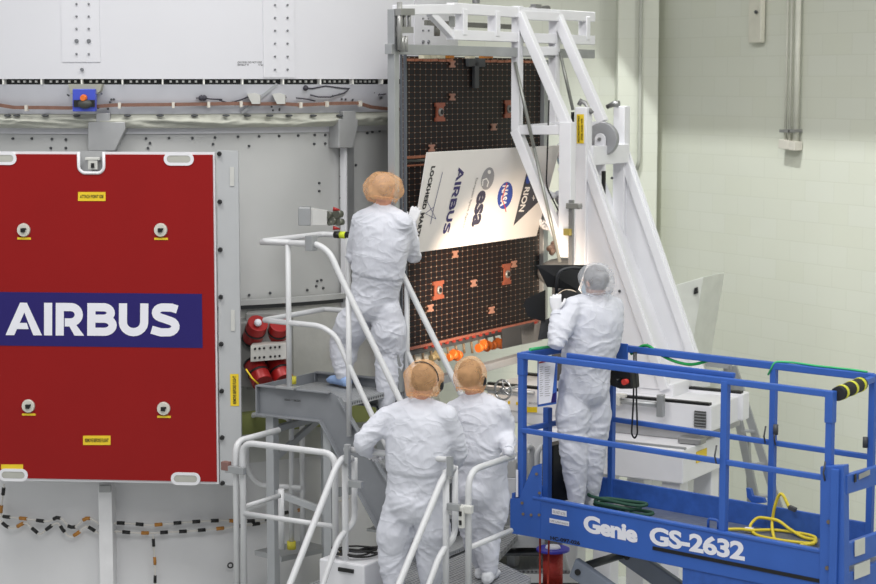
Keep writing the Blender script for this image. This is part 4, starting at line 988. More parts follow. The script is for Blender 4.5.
for k in range(4):
    MB().cyl(a + d_ * (.12 + .052 * k), a + d_ * (.172 + .052 * k), .027, .027, 12).build('hazard_band', [black, M('hazard_lime', (206, 220, 50), .5)][k % 2], er)
b = MB(); P = [uf(300, 324, -.03), uf(264, 320, -.03), uf(264, 320, -.03) + E1 * (UW + .03), uf(330, 325, -.03) + E1 * (UW + .03)]; b.tube(P, .02, 12, .05); b.build('end_mid_rail', white_tube, plat)
for x, y0, y1 in ((288, 243, 386), (348.5, 295, 436)):
    for dv in (0, UW + .03):
        a = uf(x, y0, -.03) + E1 * dv; q = uf(x, y1, -.03) + E1 * dv; MB().tube([a, V((a.x, a.y, q.z))], .02, 12).build('rail_post', white_tube, plat)
a = uf(288, 386, -.03); b = MB(); b.box(V((a.x, a.y, zU0 + .012)), (.16, .09, .02), (E2, E1, Z)); b.build('post_foot', alu, plat, .004)
b = MB(); b.cyl(V((a.x, a.y, zU0 + .03)) + E1 * .05, V((a.x, a.y, zU0 + .085)) + E1 * .05, .032); b.build('yellow_collar', M('collar_yellow', (200, 190, 60), .5), plat)
b = MB(); a = uf(312, 243, -.03); b.box(a + E1 * -.01, (.065, .07, .11), (E2, E1, Z)); b.build('rail_clamp', alu, plat, .005)
# ------------------------------------------------------------------ landing with its lower stair
L0 = PX(242, 450, 12.8); L0.z = 0; LZ = 2.1
def lf_(x, y, v=0): return hit(x, y, L0 + E1 * v, E2)
def lq(u, v, z): return L0 + E2 * u + E1 * v + Z * z
def lu(x, y, v=0): return (lf_(x, y, v) - L0).dot(E2)
LW = lu(470, 500)
land = thing('landing_stand', 'large grey work landing with white tubular guard rails, where two workers stand', 'work platform', L0 + E2 * .9, EA)
b = MB().prism([lq(u, v, LZ) for u, v in ((.5, -.03), (LW + .03, -.03), (LW + .03, .68), (LW - .1, 1.0), (1.25, 1.3), (.98, 2.2), (.5, 2.2))], -Z * .05); b.build('deck', grate, land)
ua, ub = lu(345, 500), lu(447, 500)
b = MB(); b.box(lq((ua + ub) / 2, -.22, LZ - .03), (ub - ua, .46, .06), (E2, E1, Z)); b.build('top_step', grate, land)
for k in range(9):
    MB().box(lq((ua + ub) / 2, -.5 - .21 * k, LZ - .24 - .22 * k), (ub - ua - .03, .24, .03), (E2, E1, Z)).build('stair_tread', grate, land)
for u in (ua, ub):
    b = MB(); b.prism([lq(u, -.4, LZ), lq(u, -.4, LZ - .25), lq(u, -2.55, 0), lq(u, -2.3, 0)], E2 * .03); b.build('stair_stringer', grey_paint, land)
b = MB()
b.bar(lq(.5, 0, LZ - .12), lq(LW, 0, LZ - .12), .06, .12); b.bar(lq(.5, 2.2, LZ - .12), lq(.98, 2.2, LZ - .12), .06, .12); b.bar(lq(.5, 0, LZ - .12), lq(.5, 2.2, LZ - .12), .06, .12); b.bar(lq(-.1, 0, LZ - .5), lq(.5, 0, LZ - .5), .06, .12); b.bar(lq(-.06, 0, LZ - .5), lq(-.06, 1.2, LZ - .5), .06, .12); b.bar(lq(LW, 0, LZ - .12), lq(LW, .65, LZ - .12), .06, .12)
b.build('deck_frame', grey_paint, land)
b = MB()
for u, v in ((.53, .02), (.53, 2.15), (LW - .02, .02), (LW - .02, .62), (.93, 2.15)):
    b2 = MB().bar(lq(u, v, LZ - .05), lq(u, v, 0.0), .07, .07, E1).build('support_leg', M('post_grey', (150, 153, 156)), land)
b = MB(); 
for k in range(7): b.box(lq(lu(352, 545, 1.2) + .16, 1.55 + k * .055, LZ + .012), (.5, .035, .02), (E2, E1, Z))
b.build('ribbed_treads', alu, land)
tr = .0215
def guard(name, pts, r=tr, bend=.1, closed=False): return MB().tube(pts, r, 12, bend, closed=closed).build(name, white_tube, land)
zt_ = lf_(280, 447).z
def lv(x, y, v=0): return lf_(x, y, v)
def vert(x, y0, z1=LZ, v=0): a = lf_(x, y0, v); return [a, V((a.x, a.y, z1))]
# front-left guard
A = lv(242.5, 440); A = V((A.x, A.y, zt_)); Bq = lv(335, 455); Bq = V((Bq.x, Bq.y, zt_))
guard('front_guard', [V((A.x, A.y, LZ - .55)), A, Bq, V((Bq.x, Bq.y, LZ))], bend=.09)
zm_ = lv(242, 513).z; guard('front_mid_rail', [V((A.x, A.y, zm_)), V((Bq.x, Bq.y, zm_))], .018)
# left side guard running back
A2 = A - E2 * .06; guard('side_guard', [V((A2.x, A2.y, LZ - .5)), A2 + Z * .0, A2 + E1 * .5 + Z * .0], bend=.09)
guard('side_mid_rail', [V((A2.x, A2.y, zm_ + .02)), V((A2.x, A2.y, zm_ + .02)) + E1 * .5], .018)
b = MB(); b.box(A + Z * -.19 - E2 * .04 - E1 * .03, (.16, .04, .05), (E2, E1, Z)); b.build('guard_clamp', alu, land, .004)
b = MB(); b.box(A + Z * -.17 - E2 * .12 - E1 * .03, (.06, .045, .06), (E2, E1, Z)); b.build('red_clamp_end', M('clamp_rust', (130, 96, 90), .5), land, .004)
# gate loop behind the front guard
g = lambda x, y: hit(x, y, L0 + E1 * .55, E2)
g = lambda x, y: hit(x, y, L0 + E1 * 1.25, E2)
guard('rear_guard', [g(291.5, 549), g(291.5, 417), g(248, 414), g(246.5, 470), g(258, 485), g(302, 488)], .02, .09)
for x, y0, v in ((281, 489, .55), (302, 424, 1.6)): 
    guard('rear_post', vert(x, y0, lv(x, 549, v).z, v), .022)
b = MB(); b.bar(lv(268, 556, 1.2), lv(316, 546, 1.7), .3, .04); b.build('rear_base', alu, land)
guard('rear_rail', [g(243, 511), hit(303, 488, L0 + E1 * 1.6, E2)], .018)
b = MB(); q = lv(291.5, 549, 1.25); b.cyl(q, q + Z * .06, .034); b.build('yellow_foot', M('collar_yellow', (200, 190, 60)), land)
# stair hand rails, left and right of the front workers
def srail(Pref, top, hand, post_x, loop, nm):
    h = lambda x, y: hit(x, y, Pref, E1)
    ex = lambda a, c, k: c + (c - a) * k
    b = MB(); P = [h(*p) for p in hand]; P.append(ex(P[-2], P[-1], .9)); guard(nm + '_handrail', P, bend=.08)
    P = [h(*p) for p in loop]; P.append(ex(P[-2], P[-1], .6)); guard(nm + '_loop', P, .02, .08)
    a = h(*post_x); guard(nm + '_post', [a, V((a.x, a.y, LZ))])
PL = PX(345, 455, 12.3); PRr = PX(447, 465, 11.95)
srail(PL, None, [(352, 459), (343, 457), (336, 467), (290, 584)], (345, 458), [(354.5, 458), (354.5, 524), (339, 537), (323, 584)], 'left_stair')
srail(PRr, None, [(454, 468), (448, 470), (441, 482), (399, 584)], (446, 470), [(455, 466), (455, 538), (441, 552), (429, 584)], 'right_stair')
h = lambda x, y: hit(x, y, PL, E2)
b = MB(); b.tube([PL + Z * .04, V((PRr.x, PRr.y, PL.z + .04))], .02, 12); b.build('gate_bar', white_tube, land)
b = MB(); b.box(hit(347.5, 454, PL - E1 * .03, E2), (.035, .035, .13), (E2, E1, Z)); b.box(hit(356, 484, PL - E1 * .03, E2), (.1, .04, .045), (E2, E1, Z)); b.box(hit(450, 466, PRr - E1 * .03, E2), (.035, .035, .13), (E2, E1, Z)); b.box(hit(454, 507, PRr - E1 * .03, E2), (.09, .04, .045), (E2, E1, Z)); b.build('rail_clamps', alu, land, .004)
# right guard
PG = PX(468.5, 490, 11.9); h = lambda x, y: hit(x, y, PG, E1)
a = h(468.5, 484); zg = h(478, 468).z
g1 = V((PG.x, PG.y, zg)); guard('right_guard', [V((PG.x, PG.y, LZ)), g1, g1 + E1 * .575], bend=.13)
zmg = h(471, 547).z; guard('right_mid_rail', [V((PG.x, PG.y, zmg)), V((PG.x, PG.y, zmg)) + E1 * .56], .018)
b = MB(); b.box(PG + Z * (h(469, 508).z - PG.z) - E1 * .03, (.09, .04, .05), (E2, E1, Z)); b.box(PG + Z * (h(466, 517).z - PG.z) - E1 * .05 - E2 * .02, (.035, .03, .14), (E2, E1, Z)); b.build('latch_plate', M('latch_pale', (205, 205, 200)), land, .004)
b = MB()
for y in (513, 522): b.box(PG + Z * (h(466, y).z - PG.z) - E1 * .068 - E2 * .02, (.016, .01, .03), (E2, E1, Z))
b.build('latch_slots', black, land)
# ------------------------------------------------------------------ things on the landing
bc = lq(lu(350, 560, .55), .75, LZ)
q0 = hitz(327, 590, LZ)
box_ = thing('equipment_case', 'white equipment case on the landing deck, with black cables coiled on top', 'case', V((bc.x, bc.y, LZ)), EA)
hz = .24; c = hitz(354, 557, LZ + hz)
cx = V((c.x, c.y, 0))
MB().box(cx + Z * (LZ + hz / 2), (.36, .3, hz), (E2, E1, Z)).build('case_body', white_paint, box_, .012)
MB().box(cx + Z * (LZ + hz - .05) - E1 * .152 + E2 * .04, (.12, .02, .025), (E2, E1, Z)).build('black_handle', black, box_)
MB().box(cx + Z * (LZ + hz + .001) - E2 * .13 + E1 * .02, (.05, .16, .003), (E2, E1, Z)).build('yellow_tape', yellow_m, box_)
random.seed(11)
def coil(c, rx, ry, n, r, mat, jit=.02, ax=(E2, E1)):
    pts = []
    p1, p2, p3 = [random.uniform(0, 6.28) for _ in range(3)]
    for k in range(n * 24):
        t = 2 * math.pi * k / 24; s = 1 + .12 * math.sin(t * .37 + p1)
        pts.append(c + ax[0] * rx * s * math.cos(t + p2) + ax[1] * ry * s * math.sin(t) + ax[0] * jit * math.sin(t * .61) + ax[1] * jit * math.cos(t * .43 + p3) + Z * (r + k * r * .1 + .004 * math.sin(3 * t)))
    return MB().tube(pts, r, 6)
tag(coil(cx + Z * (LZ + hz + .005), .13, .1, 3, .007, black).build('cable_coil', black), 'black cable coiled on top of the white equipment case', 'cable')
tag(coil(hitz(372, 560, LZ + .005), .14, .2, 3, .008, black).build('cable_coil', black), 'black cable tangled on the grey deck behind the front worker', 'cable')
# grey column, shelf and drum seen between landing and lift
root = thing('tool_trolley', 'grey metal trolley with shelves beyond the right guard rail', 'trolley', V((PX(505, 560, 13.6).x, 13.6, 0)))
wbox = lambda x0, y0, x1, y1, Y, dY, name, mat, bv=.006: (lambda a, c: MB().box(((a.x + c.x) / 2, Y + dY / 2, (a.z + c.z) / 2), (abs(c.x - a.x), dY, abs(a.z - c.z))).build(name, mat, root, bv))(PX(x0, y0, Y), PX(x1, y1, Y))
wbox(487, 478, 516, 500, 14.2, .4, 'upper_drawer', white_paint); wbox(483, 452, 530, 478, 14.2, .5, 'cabinet_body', M('trolley_grey', (190, 190, 190), .5))
wbox(497, 500, 512, 530, 14.3, .3, 'grille_panel', grate); wbox(486, 535, 545, 548, 14.0, .8, 'middle_shelf', M('shelf_pale', (186, 188, 188), .5)); wbox(480, 553, 560, 556, 14.0, .8, 'dark_shelf', dark_grey)
wbox(480, 570, 570, 574, 14.0, .8, 'lower_shelf', grate)
for x in (488, 560): 
    for Y in (14.05, 14.75): a = PX(x, 500, Y); MB().bar(V((a.x, Y, PX(x, 455, Y).z)), V((a.x, Y, 0)), .04, .04, V((0, 1, 0))).build('leg', alu, root)
wbox(516, 462, 523, 500, 14.1, .05, 'side_rail', alu)
# white tubular handles seen behind the lift's left corner
b = MB()
for x0, x1 in ((524, 533), (537, 549)):
    a = PX(x0, 500, 13.9); c = PX(x1, 450, 13.9); b.tube([V((a.x, 13.9, 2.3)), V((a.x, 13.9, PX(x0, 448, 13.9).z)), V((c.x, 14.0, PX(x1, 448, 13.9).z)), V((c.x, 14.0, 2.3))], .022, 10, .06)
b.build('push_handles', white_tube, root)
# reel
rc = PX(553, 548, 13.9)
reel = thing('cord_reel', 'red cord drum with a blue top disc, under the left end of the blue lift', 'reel', V((rc.x, rc.y, rc.z - .4)))
MB().cyl(rc - Z * .28, rc - Z * .03, .075, .075, 24).build('cord_drum', M('drum_red', (168, 44, 36), .5, bump=.8, bscale=60), reel)
MB().cyl(rc - Z * .02, rc, .125, .125, 32).build('top_disc', M('disc_blue', (52, 48, 168), .4), reel, .004)
MB().cyl(rc, rc + Z * .02, .06, .05, 20).build('hub_cap', letter_m, reel, .004)
b = MB(); b.box(rc - Z * .34, (.5, .4, .04)); b.build('reel_base', black, reel)
b = MB(); b.bar(V((rc.x, rc.y, rc.z - .36)), V((rc.x, rc.y, 0)), .1, .1, E1); b.build('reel_stand', dark_grey, reel)
# ------------------------------------------------------------------ blue scissor lift
A_ = PX(534, 497.2, 13.2); B_ = PX(820.8, 550.5, 11.66); LD = V((B_.x - A_.x, B_.y - A_.y, 0)); LD.normalize(); LN = V((-LD.y, LD.x, 0))
if LN.y < 0: LN = -LN
DZ = (A_.z + B_.z) / 2       # top of the near toe board
G0 = V((A_.x, A_.y, 0)); LAX = (LD, LN, Z); LR = math.atan2(LD.y, LD.x)
def gf(x, y, n=0): return hit(x, y, G0 + LN * n, LD)
def gp(s, n, z): return G0 + LD * s + LN * n + Z * z
def gs(x, y=450, n=0): return (gf(x, y, n) - G0).dot(LD)
GW = .80
lift = thing('scissor_lift', 'blue scissor lift platform with guard rails, carrying the worker in the white hair net', 'lift', gp(1.2, GW / 2, 0), LR)
sL = gs(511.5, 515); sR = gs(845, 560); sP = gs(828, 450); sB = gs(541, 450); sM = gs(723, 450)
zTop = gf(675, 371).z; zTop = (gf(534, 355).z + gf(821, 390).z) / 2
zMid = (gf(534, 432).z + gf(815, 473).z) / 2
zDk = DZ - .14; zBot = gf(534, 537).z
def lbox(name, s0, s1, n0, n1, z0, z1, mat=blue_m, bv=.005, root=lift): return MB().box(gp((s0 + s1) / 2, (n0 + n1) / 2, (z0 + z1) / 2), (abs(s1 - s0), abs(n1 - n0), abs(z1 - z0)), LAX).build(name, mat, root, bv)
toe = lbox('near_toe_board', sB - .06, gs(822, 560), -.012, .012, zBot, DZ)
zSlotL = gf(654, 549).z; zSlot = (gf(654, 549.5).z + gf(818, 578).z) / 2
lbox('black_slot_line', gs(654, 549), sR - .08, -.018, -.010, zSlot - .012, zSlot + .012, black, 0)  # black line of the slot between extension deck and main deck
lbox('main_frame_beam', gs(684), sR, .0, GW, zBot - .12, zBot + .03, blue_dk)
lbox('near_top_lip', sB - .06, gs(822, 560), -.02, .03, DZ - .012, DZ + .008)
lbox('far_toe_board', sL + .02, gs(870, 520, GW) , GW - .012, GW + .012, DZ - .16, DZ + .02, blue_dk)
lbox('left_toe_board', sL, sL + .025, 0, GW, zBot, DZ, blue_dk)
lbox('deck_plate', sL + .02, sR, .015, GW - .015, zDk - .03, zDk, M('deck_steel', (126, 132, 144), .4, .5, var=.15, scale=15, bump=.5, bscale=60))
# extension deck joint
b = MB().prism([gf(700, 546, .04), gf(701, 528, .04)] and [gp(gs(700), .04, zDk), gp(gs(700), .04, DZ), gp(gs(700), .05, DZ), gp(gs(700), .05, zDk)], LD * .03); b.build('deck_joint', blue_dk, lift)
# left corner gusset
P = [gf(511.5, 498.2), gf(520.3, 498), gf(534, 466), gf(541.5, 463.5), gf(541.5, 500), gf(541.5, 538), gf(511.5, 532.8)]
gus = MB().prism([p - LN * .014 for p in P], LN * .02).build('corner_gusset', blue_m, lift)
b = MB()
for x, y in ((536.5, 474), (522, 503), (539, 515), (531, 515), (523, 514), (539.5, 493)): b.cyl(gf(x, y, -.014), gf(x, y, -.024), .011, seg=10)
b.build('gusset_bolts', M('bolt_bronze', (110, 100, 90), .4, .6), gus)
pw = .044
def post(name, s, n, z0, z1, wd=pw, mat=blue_m):
    return MB().bar(gp(s, n, z0), gp(s, n, z1), wd, wd, LN).build(name, mat, lift, .005)
sC = gs(519.5, 450)
post('near_left_post', sC, .03, DZ - .02, zTop, .048)
post('sleeve', sC, .03, zTop - .16, zTop, .056)
post('near_left_inner_post', gs(545.5, 480, .3), .32, zDk, gf(545, 407, .32).z, .05)
post('near_middle_post', sM, .02, DZ - .12, zTop - .02, .048)
post('near_right_post', sP, .02, DZ - .02, zTop, .046)
post('sleeve', sP, .02, zTop - .2, zTop, .056)
sFL = sC + .02; sFM = gs(773, 430, GW); sFR = gs(872, 430, GW)
post('far_left_post', sFL, GW, zDk, zTop); post('far_middle_post', sFM, GW, zDk, zTop); post('far_right_post', sFR, GW, zDk, zTop)
post('far_board_post', gs(612, 400, GW), GW, zDk, zTop)
def rail(name, p, q, r=.045, h=None, mat=blue_m): return MB().bar(p, q, r, h or r).build(name, mat, lift, .006)
rail('near_top_rail', gp(sC - .03, .02, zTop - .02), gp(sP + .02, .02, zTop - .02), .04, .042)
rail('near_mid_rail', gp(sC, .02, zMid - .015), gp(sP, .02, zMid - .015), .034, .036)
rail('extension_top_rail', gp(gs(560), .075, zTop + .012), gp(gs(727), .075, zTop + .012), .03, .035)
rail('far_top_rail', gp(sFL, GW, zTop - .02), gp(sFR, GW, zTop - .02), .045, .05)
rail('far_mid_rail', gp(sFL, GW, zMid - .015), gp(sFR, GW, zMid - .015), .034, .036)
rail('left_top_rail', gp(sC, .03, zTop - .02), gp(sFL, GW, zTop - .02), .045, .05)
rail('left_mid_rail', gp(sC, .03, zMid - .015), gp(sFL, GW, zMid - .015), .034, .036)
rail('right_top_rail', gp(sP + .01, .0, zTop - .03), gp(sFR, GW, zTop - .03), .04, .04)
b = MB(); b.bar(gp(sP + .03, .06, zTop - .02), gp(sFR - .01, GW - .3, zTop - .02), .07, .07); 
pad0, pad1 = gp(sP + .03, .05, zTop - .02), gp(sP + .03 + (sFR - sP) * .62, GW * .62, zTop - .02)
pad = thing('rail_padding', 'black foam padding with yellow tape wrapped round the end rail of the blue lift', 'padding', pad0)
pd = (pad1 - pad0); MB().cyl(pad0, pad1, .045, .045, 20).build('foam_tube', blackm, pad)
for t in (.12, .52, .86): MB().cyl(pad0 + pd * t, pad0 + pd * (t + .08), .048, .048, 20).build('yellow_tape', M('tape_yellow', (216, 216, 60), .5), pad)
# right end: thick column, gate frame and end plates
col = MB().prism([gf(820, 466.5, -.03), gf(843.5, 465.5, -.03), gf(844, 600, -.03), gf(819, 600, -.03)], LN * .07).build('corner_column', blue_m, lift, .006)
b = MB()
for x, y in ((828.5, 522), (827, 568)): b.cyl(gf(x, y, -.03), gf(x, y, -.045), .014, seg=10)
b.build('column_bolts', M('bolt_bronze', (110, 100, 90)), col)
lbox('column_flange', gs(834, 500), gs(842, 500), -.05, -.03, DZ - .25, gf(838, 468).z, blue_m)
RE = gp(gs(844, 500), 0, 0)
def re(x, y): return hit(x, y, RE, LN)
r0 = RE; zg1 = re(846, 478).z; zg0 = re(846, 485).z
def endbar(z0, z1, name, n0=.0, n1=GW, th=.04, mat=blue_m): return MB().box(RE + LN * (n0 + n1) / 2 + Z * (z0 + z1) / 2, (th, n1 - n0, z1 - z0), LAX).build(name, mat, lift, .005)
zh = re(845, 475).z
endbar(zh - .12, zh, 'end_gate_bar'); endbar(re(846, 566).z, re(846, 543).z, 'end_toe_plate', mat=blue_m); endbar(re(846, 600).z, re(846, 573).z, 'end_lower_plate', mat=blue_m)
MB().bar(RE + LN * (GW - .02) + Z * zDk, RE + LN * (GW - .02) + Z * zh, .05, .05, LN).build('end_gate_post', blue_m, lift, .005)
MB().bar(RE + LN * (GW * .66) + Z * zDk, RE + LN * (GW * .66) + Z * (zh - .05), .045, .045, LN).build('end_gate_post', blue_m, lift, .005)
def plac(x0, x1, y0, y1, name, mat, dy): return MB().prism([re(x0, y1) + LD * .025, re(x1, y1 - dy) + LD * .025, re(x1, y0 - dy) + LD * .025, re(x0, y0) + LD * .025], LD * .004).build(name, mat, lift)
plac(851, 861, 540, 556, 'white_placard', M('placard_white', (206, 208, 200), .5), 3.5); plac(850.5, 866, 565, 579, 'white_placard', M('placard_white', (206, 208, 200), .5), 6)
plac(850.5, 852.5, 474, 482, 'black_latch', black, 1); plac(855, 866, 474, 479, 'grey_latch', alu, 5)
# decals
def dec(s, o, r, u, bold, name, mat=letter_m, sp=1.0):
    b = MB(); O = gf(*o, -.0145); place2d(b, text2d(s, bold, sp), O, gf(*r, -.0145) - O, gf(*u, -.0145) - O); return b.build(name, mat, toe)
dec('Genie', (583.5, 531.6), (637.5, 543.5), (583.5, 514.2), .045, 'maker_lettering', sp=.92)
dec('GS-2632', (649.5, 544.2), (744.8, 561.2), (649.5, 525.6), .04, 'model_lettering', sp=.95)
dec('HC-097-026', (550.3, 539.7), (580, 545.3), (550.3, 535.8), .04, 'stencilled_number', ink)
for x0, x1, y0, y1 in ((552, 566.5, 508.5, 514), (549.5, 569, 518, 522.5)):
    dy = (x1 - x0) * .19; b = MB().prism([gf(x0, y1, -.0145), gf(x1, y1 + dy, -.0145), gf(x1, y0 + dy, -.0145), gf(x0, y0, -.0145)], LN * .001); l = b.build('white_decal', letter_m, toe)
    b = MB(); O = gf(x0 + 1, y1 - 1, -.0155); place2d(b, text2d('DO NOT ALTER' if y0 < 510 else 'USE LANYARDS', .01), O, gf(x1 - 1, y1 + dy - 1, -.0155) - O, gf(x0 + 1, y0 + 1.6, -.0155) - O); b.build('decal_lettering', gprint, l)
b = MB(); b.prism([gf(515.8, 469.5, -.01), gf(518, 470, -.01), gf(518, 497, -.01), gf(515.8, 497, -.01)], LN * .002); b.build('white_strip', letter_m, lift)
# document board
D0 = gp(sC + .0, .0, 0)
dc = PX(549, 383, 13.3)
dh = lambda x, y: hit(x, y, PX(549, 383, 13.25), (LD * .9 + LN * .45).normalized())
tz = (LD * .45 - LN * .9)
b = MB().prism([dh(537.5, 360), dh(557, 356.5), dh(556, 404), dh(537.5, 407)], -tz * .02)
manual = thing('notice_board', 'narrow white safety notice on a blue backing, hung inside the left end of the lift', 'sign', dh(546, 407))
b.build('backing', blue_m, manual)
f = lambda x, y, o=.004: dh(x, y) + tz.normalized() * o if tz.y < 0 else dh(x, y) - tz.normalized() * o
b = MB().prism([f(538.6, 361.5), f(556, 358.5), f(551.6, 402), f(538.6, 404.5)], -tz * .001); sheet = b.build('notice_sheet', letter_m, manual)
b = MB().prism([f(539, 363.5, .006), f(548, 361.5, .006), f(548, 360, .006), f(539, 362, .006)], -tz * .001); b.build('red_heading', red_cyl, sheet)
b = MB()
for k in range(14):
    y = 367 + k * 2.2
    for x0, x1 in ((540, 543.5), (545, 550.5)): b.add([f(x0, y, .006), f(x1 - (k % 3) * .7, y - .6, .006), f(x1 - (k % 3) * .7, y - .1, .006), f(x0, y + .5, .006)], [(0, 1, 2, 3)])
b.build('notice_text_lines', gprint, sheet)
b = MB(); b.prism([f(551, 403, .005), f(556, 402, .005), f(556, 392, .005), f(552.5, 394, .005)], -tz * .001); b.build('blue_corner', navy_m, sheet)
# black toolbox column inside, control box with stop button
blk_ = lbox('battery_case', gs(545, 480, .42), gs(556, 480, .42), .38, .58, zDk, gf(545, 408 + 35, .42).z, black, .01)
cb = gf(622, 372, GW - .1)
ctl = thing('control_box', 'black lift control box with a red stop button, behind the worker in the lift', 'control box', cb - Z * .13, LR)
MB().prism([gf(606, 368, GW - .12), gf(631, 372, GW - .12), gf(632, 389, GW - .12), gf(619, 389, GW - .12), gf(606, 384, GW - .12)], LN * .1).build('housing', black, ctl, .012)
q = gf(627, 381.5, GW - .13); MB().cyl(q - LN * .04, q, .022, .02, 16).build('stop_button', M('button_red', (220, 60, 50), .4), ctl)
q = gf(620, 380, GW - .13); MB().cyl(q - LN * .05, q, .012, .014, 12).build('joystick', black, ctl)
lbox('control_mount_plate', gs(607, 360, GW), gs(630, 360, GW), GW - .035, GW - .02, gf(620, 374, GW).z, zTop + .02, blue_m)
# lanyard loop, green hose
b = MB(); P = [gf(634.5, 372, .5)]; h5 = lambda x, y: gf(x, y, GW - .06)
b.tube([h5(634, 352), h5(633.5, 400), h5(631.5, 434), h5(634.5, 439), h5(637.5, 434), h5(636.5, 400), h5(636, 352)], .007, 6, .03); tag(b.build('lanyard', black), 'thin black lanyard loop hanging from the far top rail of the lift', 'lanyard')
green = M('green_hose', (70, 190, 120), .45)
b = MB(); P = [gp(gs(x, y, GW), GW + .0, gf(x, y, GW).z) for x, y in ((631, 354), (637, 350), (641, 346), (648, 345), (656, 351), (664, 357), (676, 362), (690, 365), (701, 363), (711, 359.5))]
b.tube(P, .011, 8, .05); tag(b.build('green_hose', M('hose_green', (30, 160, 80), .45)), 'green hose sagging from the far top rail of the lift, before the white tower', 'hose')
b = MB(); b.tube([gf(768, 375, GW - .03)] + [gp(gs(x, 370, GW), GW + d, zTop + .012) for x, d in ((776, -.02), (790, .03), (815, .0), (850, .01), (868, -.01))], .007, 6, .03); tag(b.build('bungee', green), 'thin pale green cord tied along the far top rail near the padded end', 'cord')
b = MB(); b.tube([gf(530, 349.5, .1), gp(sC + .01, .3, zTop + .012), gp(sC + .0, .6, zTop + .012), gp(sC + .1, .72, zTop + .03)], .012, 8, .05); tag(b.build('bungee', green), 'pale green cord lying along the left end rail of the lift', 'cord')
# yellow and dark green cords on the deck
yel = M('cord_yellow', (226, 204, 60), .5)
def dk(x, y):
    p = hitz(x, y, zDk + .014)
    return p if (p - G0).dot(LN) < GW - .06 else gf(x, y, GW - .06)
Q = [(722, 529.5), (740, 530), (752, 532), (775, 530), (800, 534), (815, 539), (812, 543), (796, 543), (775, 541), (757, 535), (750, 528), (757, 520), (768, 518.5), (779, 522), (790, 531), (803, 537), (815, 541), (813, 545.5), (800, 545)]
def spl(P, n=6):
    o = []
    for i in range(len(P) - 1):
        a = P[max(i - 1, 0)]; p = P[i]; q = P[i + 1]; e = P[min(i + 2, len(P) - 1)]
        for k in range(n):
            t = k / n; o.append(.5 * ((2 * p) + (q - a) * t + (2 * a - 5 * p + 4 * q - e) * t * t + (-a + 3 * p - 3 * q + e) * t ** 3))
    return o + [P[-1]]
tp = [dk(x, y) for x, y in Q]
for i, p in enumerate(tp): p.z += .006 * (i % 3) + 0
b = MB(); b.tube(spl(tp), .011, 8)
P2 = [dk(775, 541), dk(772, 530) + Z * .03, dk(775, 519) + Z * .1, dk(781, 511) + Z * .12, gf(789, 507, GW - .06)]
cordy = thing('extension_cord', 'yellow extension cord looped on the deck at the right end of the lift', 'cord', tp[8])
b.tube(spl(P2), .011, 8); b.build('yellow_cord', yel, cordy)
b = MB(); q = gf(789, 507, GW - .06); b.bar(q, gf(796, 510, GW - .06), .03, .03); b.build('plug', dark_grey, cordy, .004)
b = MB(); q = tp[2]; b.bar(dk(745, 530) + Z * .004, dk(753, 531) + Z * .004, .035, .03); b.build('white_tag', letter_m, cordy)
gr = M('rope_dark_green', (38, 78, 62), .7)
tag(coil(hitz(619, 513, zDk + .015), .22, .09, 3, .013, gr, .03, (LD, LN)).build('rope_coil', gr), 'dark green rope coiled on the lift deck behind the worker', 'rope')
b = MB(); c = hitz(618, 507, zDk + .07); b.box(c, (.1, .05, .035), LAX); b.box(c + LD * .09, (.04, .04, .05), LAX); tag(b.build('metal_buckle', steel, bevel=.008), 'small chrome buckle lying on the dark green rope', 'buckle')
# small handle and hook on the toe board
b = MB(); b.tube([gp(gs(704, 525), .05, DZ - .005), gp(gs(704, 525), .05, DZ + .06), gp(gs(714, 525), .05, DZ + .06), gp(gs(714, 525), .05, DZ - .005)], .009, 8, .02); b.build('toe_handle', blue_m, lift)
b = MB(); b.prism([gf(746, 488, GW + .05), gf(750, 489, GW + .05), gf(752, 496, GW + .05), gf(763, 498, GW + .05), gf(765, 503, GW + .05), gf(752, 503, GW + .05), gf(747, 497, GW + .05)], LN * .03); b.build('side_hook', blue_m, lift)
b = MB()
for s, n in ((sFM + .04, GW), (sP + .0, .0), (sM - .03, .0), (sFM - .04, GW)): b.tube([gp(s, n - .03, zMid + .1), gp(s, n - .05, zMid + .03), gp(s, n - .03, zMid - .02)], .006, 6)
for s, n in ((sFM + .04, GW - .03), (sFR - .03, GW - .03)): b.cyl(gp(s, n, zMid + .05), gp(s, n, zMid + .12), .018, seg=8)
b.build('lock_pins', dark_grey, lift)
# scissor arms and chassis
arm_m = M('scissor_grey', (128, 136, 150), .45)
zc = .55; zs = zBot - .18
H = (zs - zc) / 2
for n in (.08, GW - .14):
    for k in range(2):
        for d in (0, 1):
            s0, s1 = (.3, 2.2) if d else (2.2, .3)
            z0 = zc + H * k; z1 = z0 + H
            b = MB(); p = gp(s0, n + .05 * d, z0); q = gp(s1, n + .05 * d, z1); b.bar(p, q, .05, .15, Z)
            arm = b.build('scissor_arm', arm_m, lift, .01)
            b = MB()
            for t in (.03, .25, .5, .75, .97): c = p.lerp(q, t); b.cyl(c - LN * .04, c - LN * .0, .022, seg=10)
            b.build('pivot_pins', black, arm)
b = MB()
for s in (.3, 1.25, 2.2): b.cyl(gp(s, .12, zs - .02 if s != 1.25 else zc + H), gp(s, GW - .1, zs - .02 if s != 1.25 else zc + H), .03)
b.build('cross_tubes', dark_grey, lift)
b = MB(); b.box(gp(1.16, GW / 2, .4), (2.3, GW, .36), LAX); b.build('chassis', blue_dk, lift, .02)
for s in (.25, 2.05):
    for n in (.0, GW): MB().cyl(gp(s, n - .05, .19), gp(s, n + .05, .19), .19, .19, 28).build('wheel', dark_grey, lift, .01)
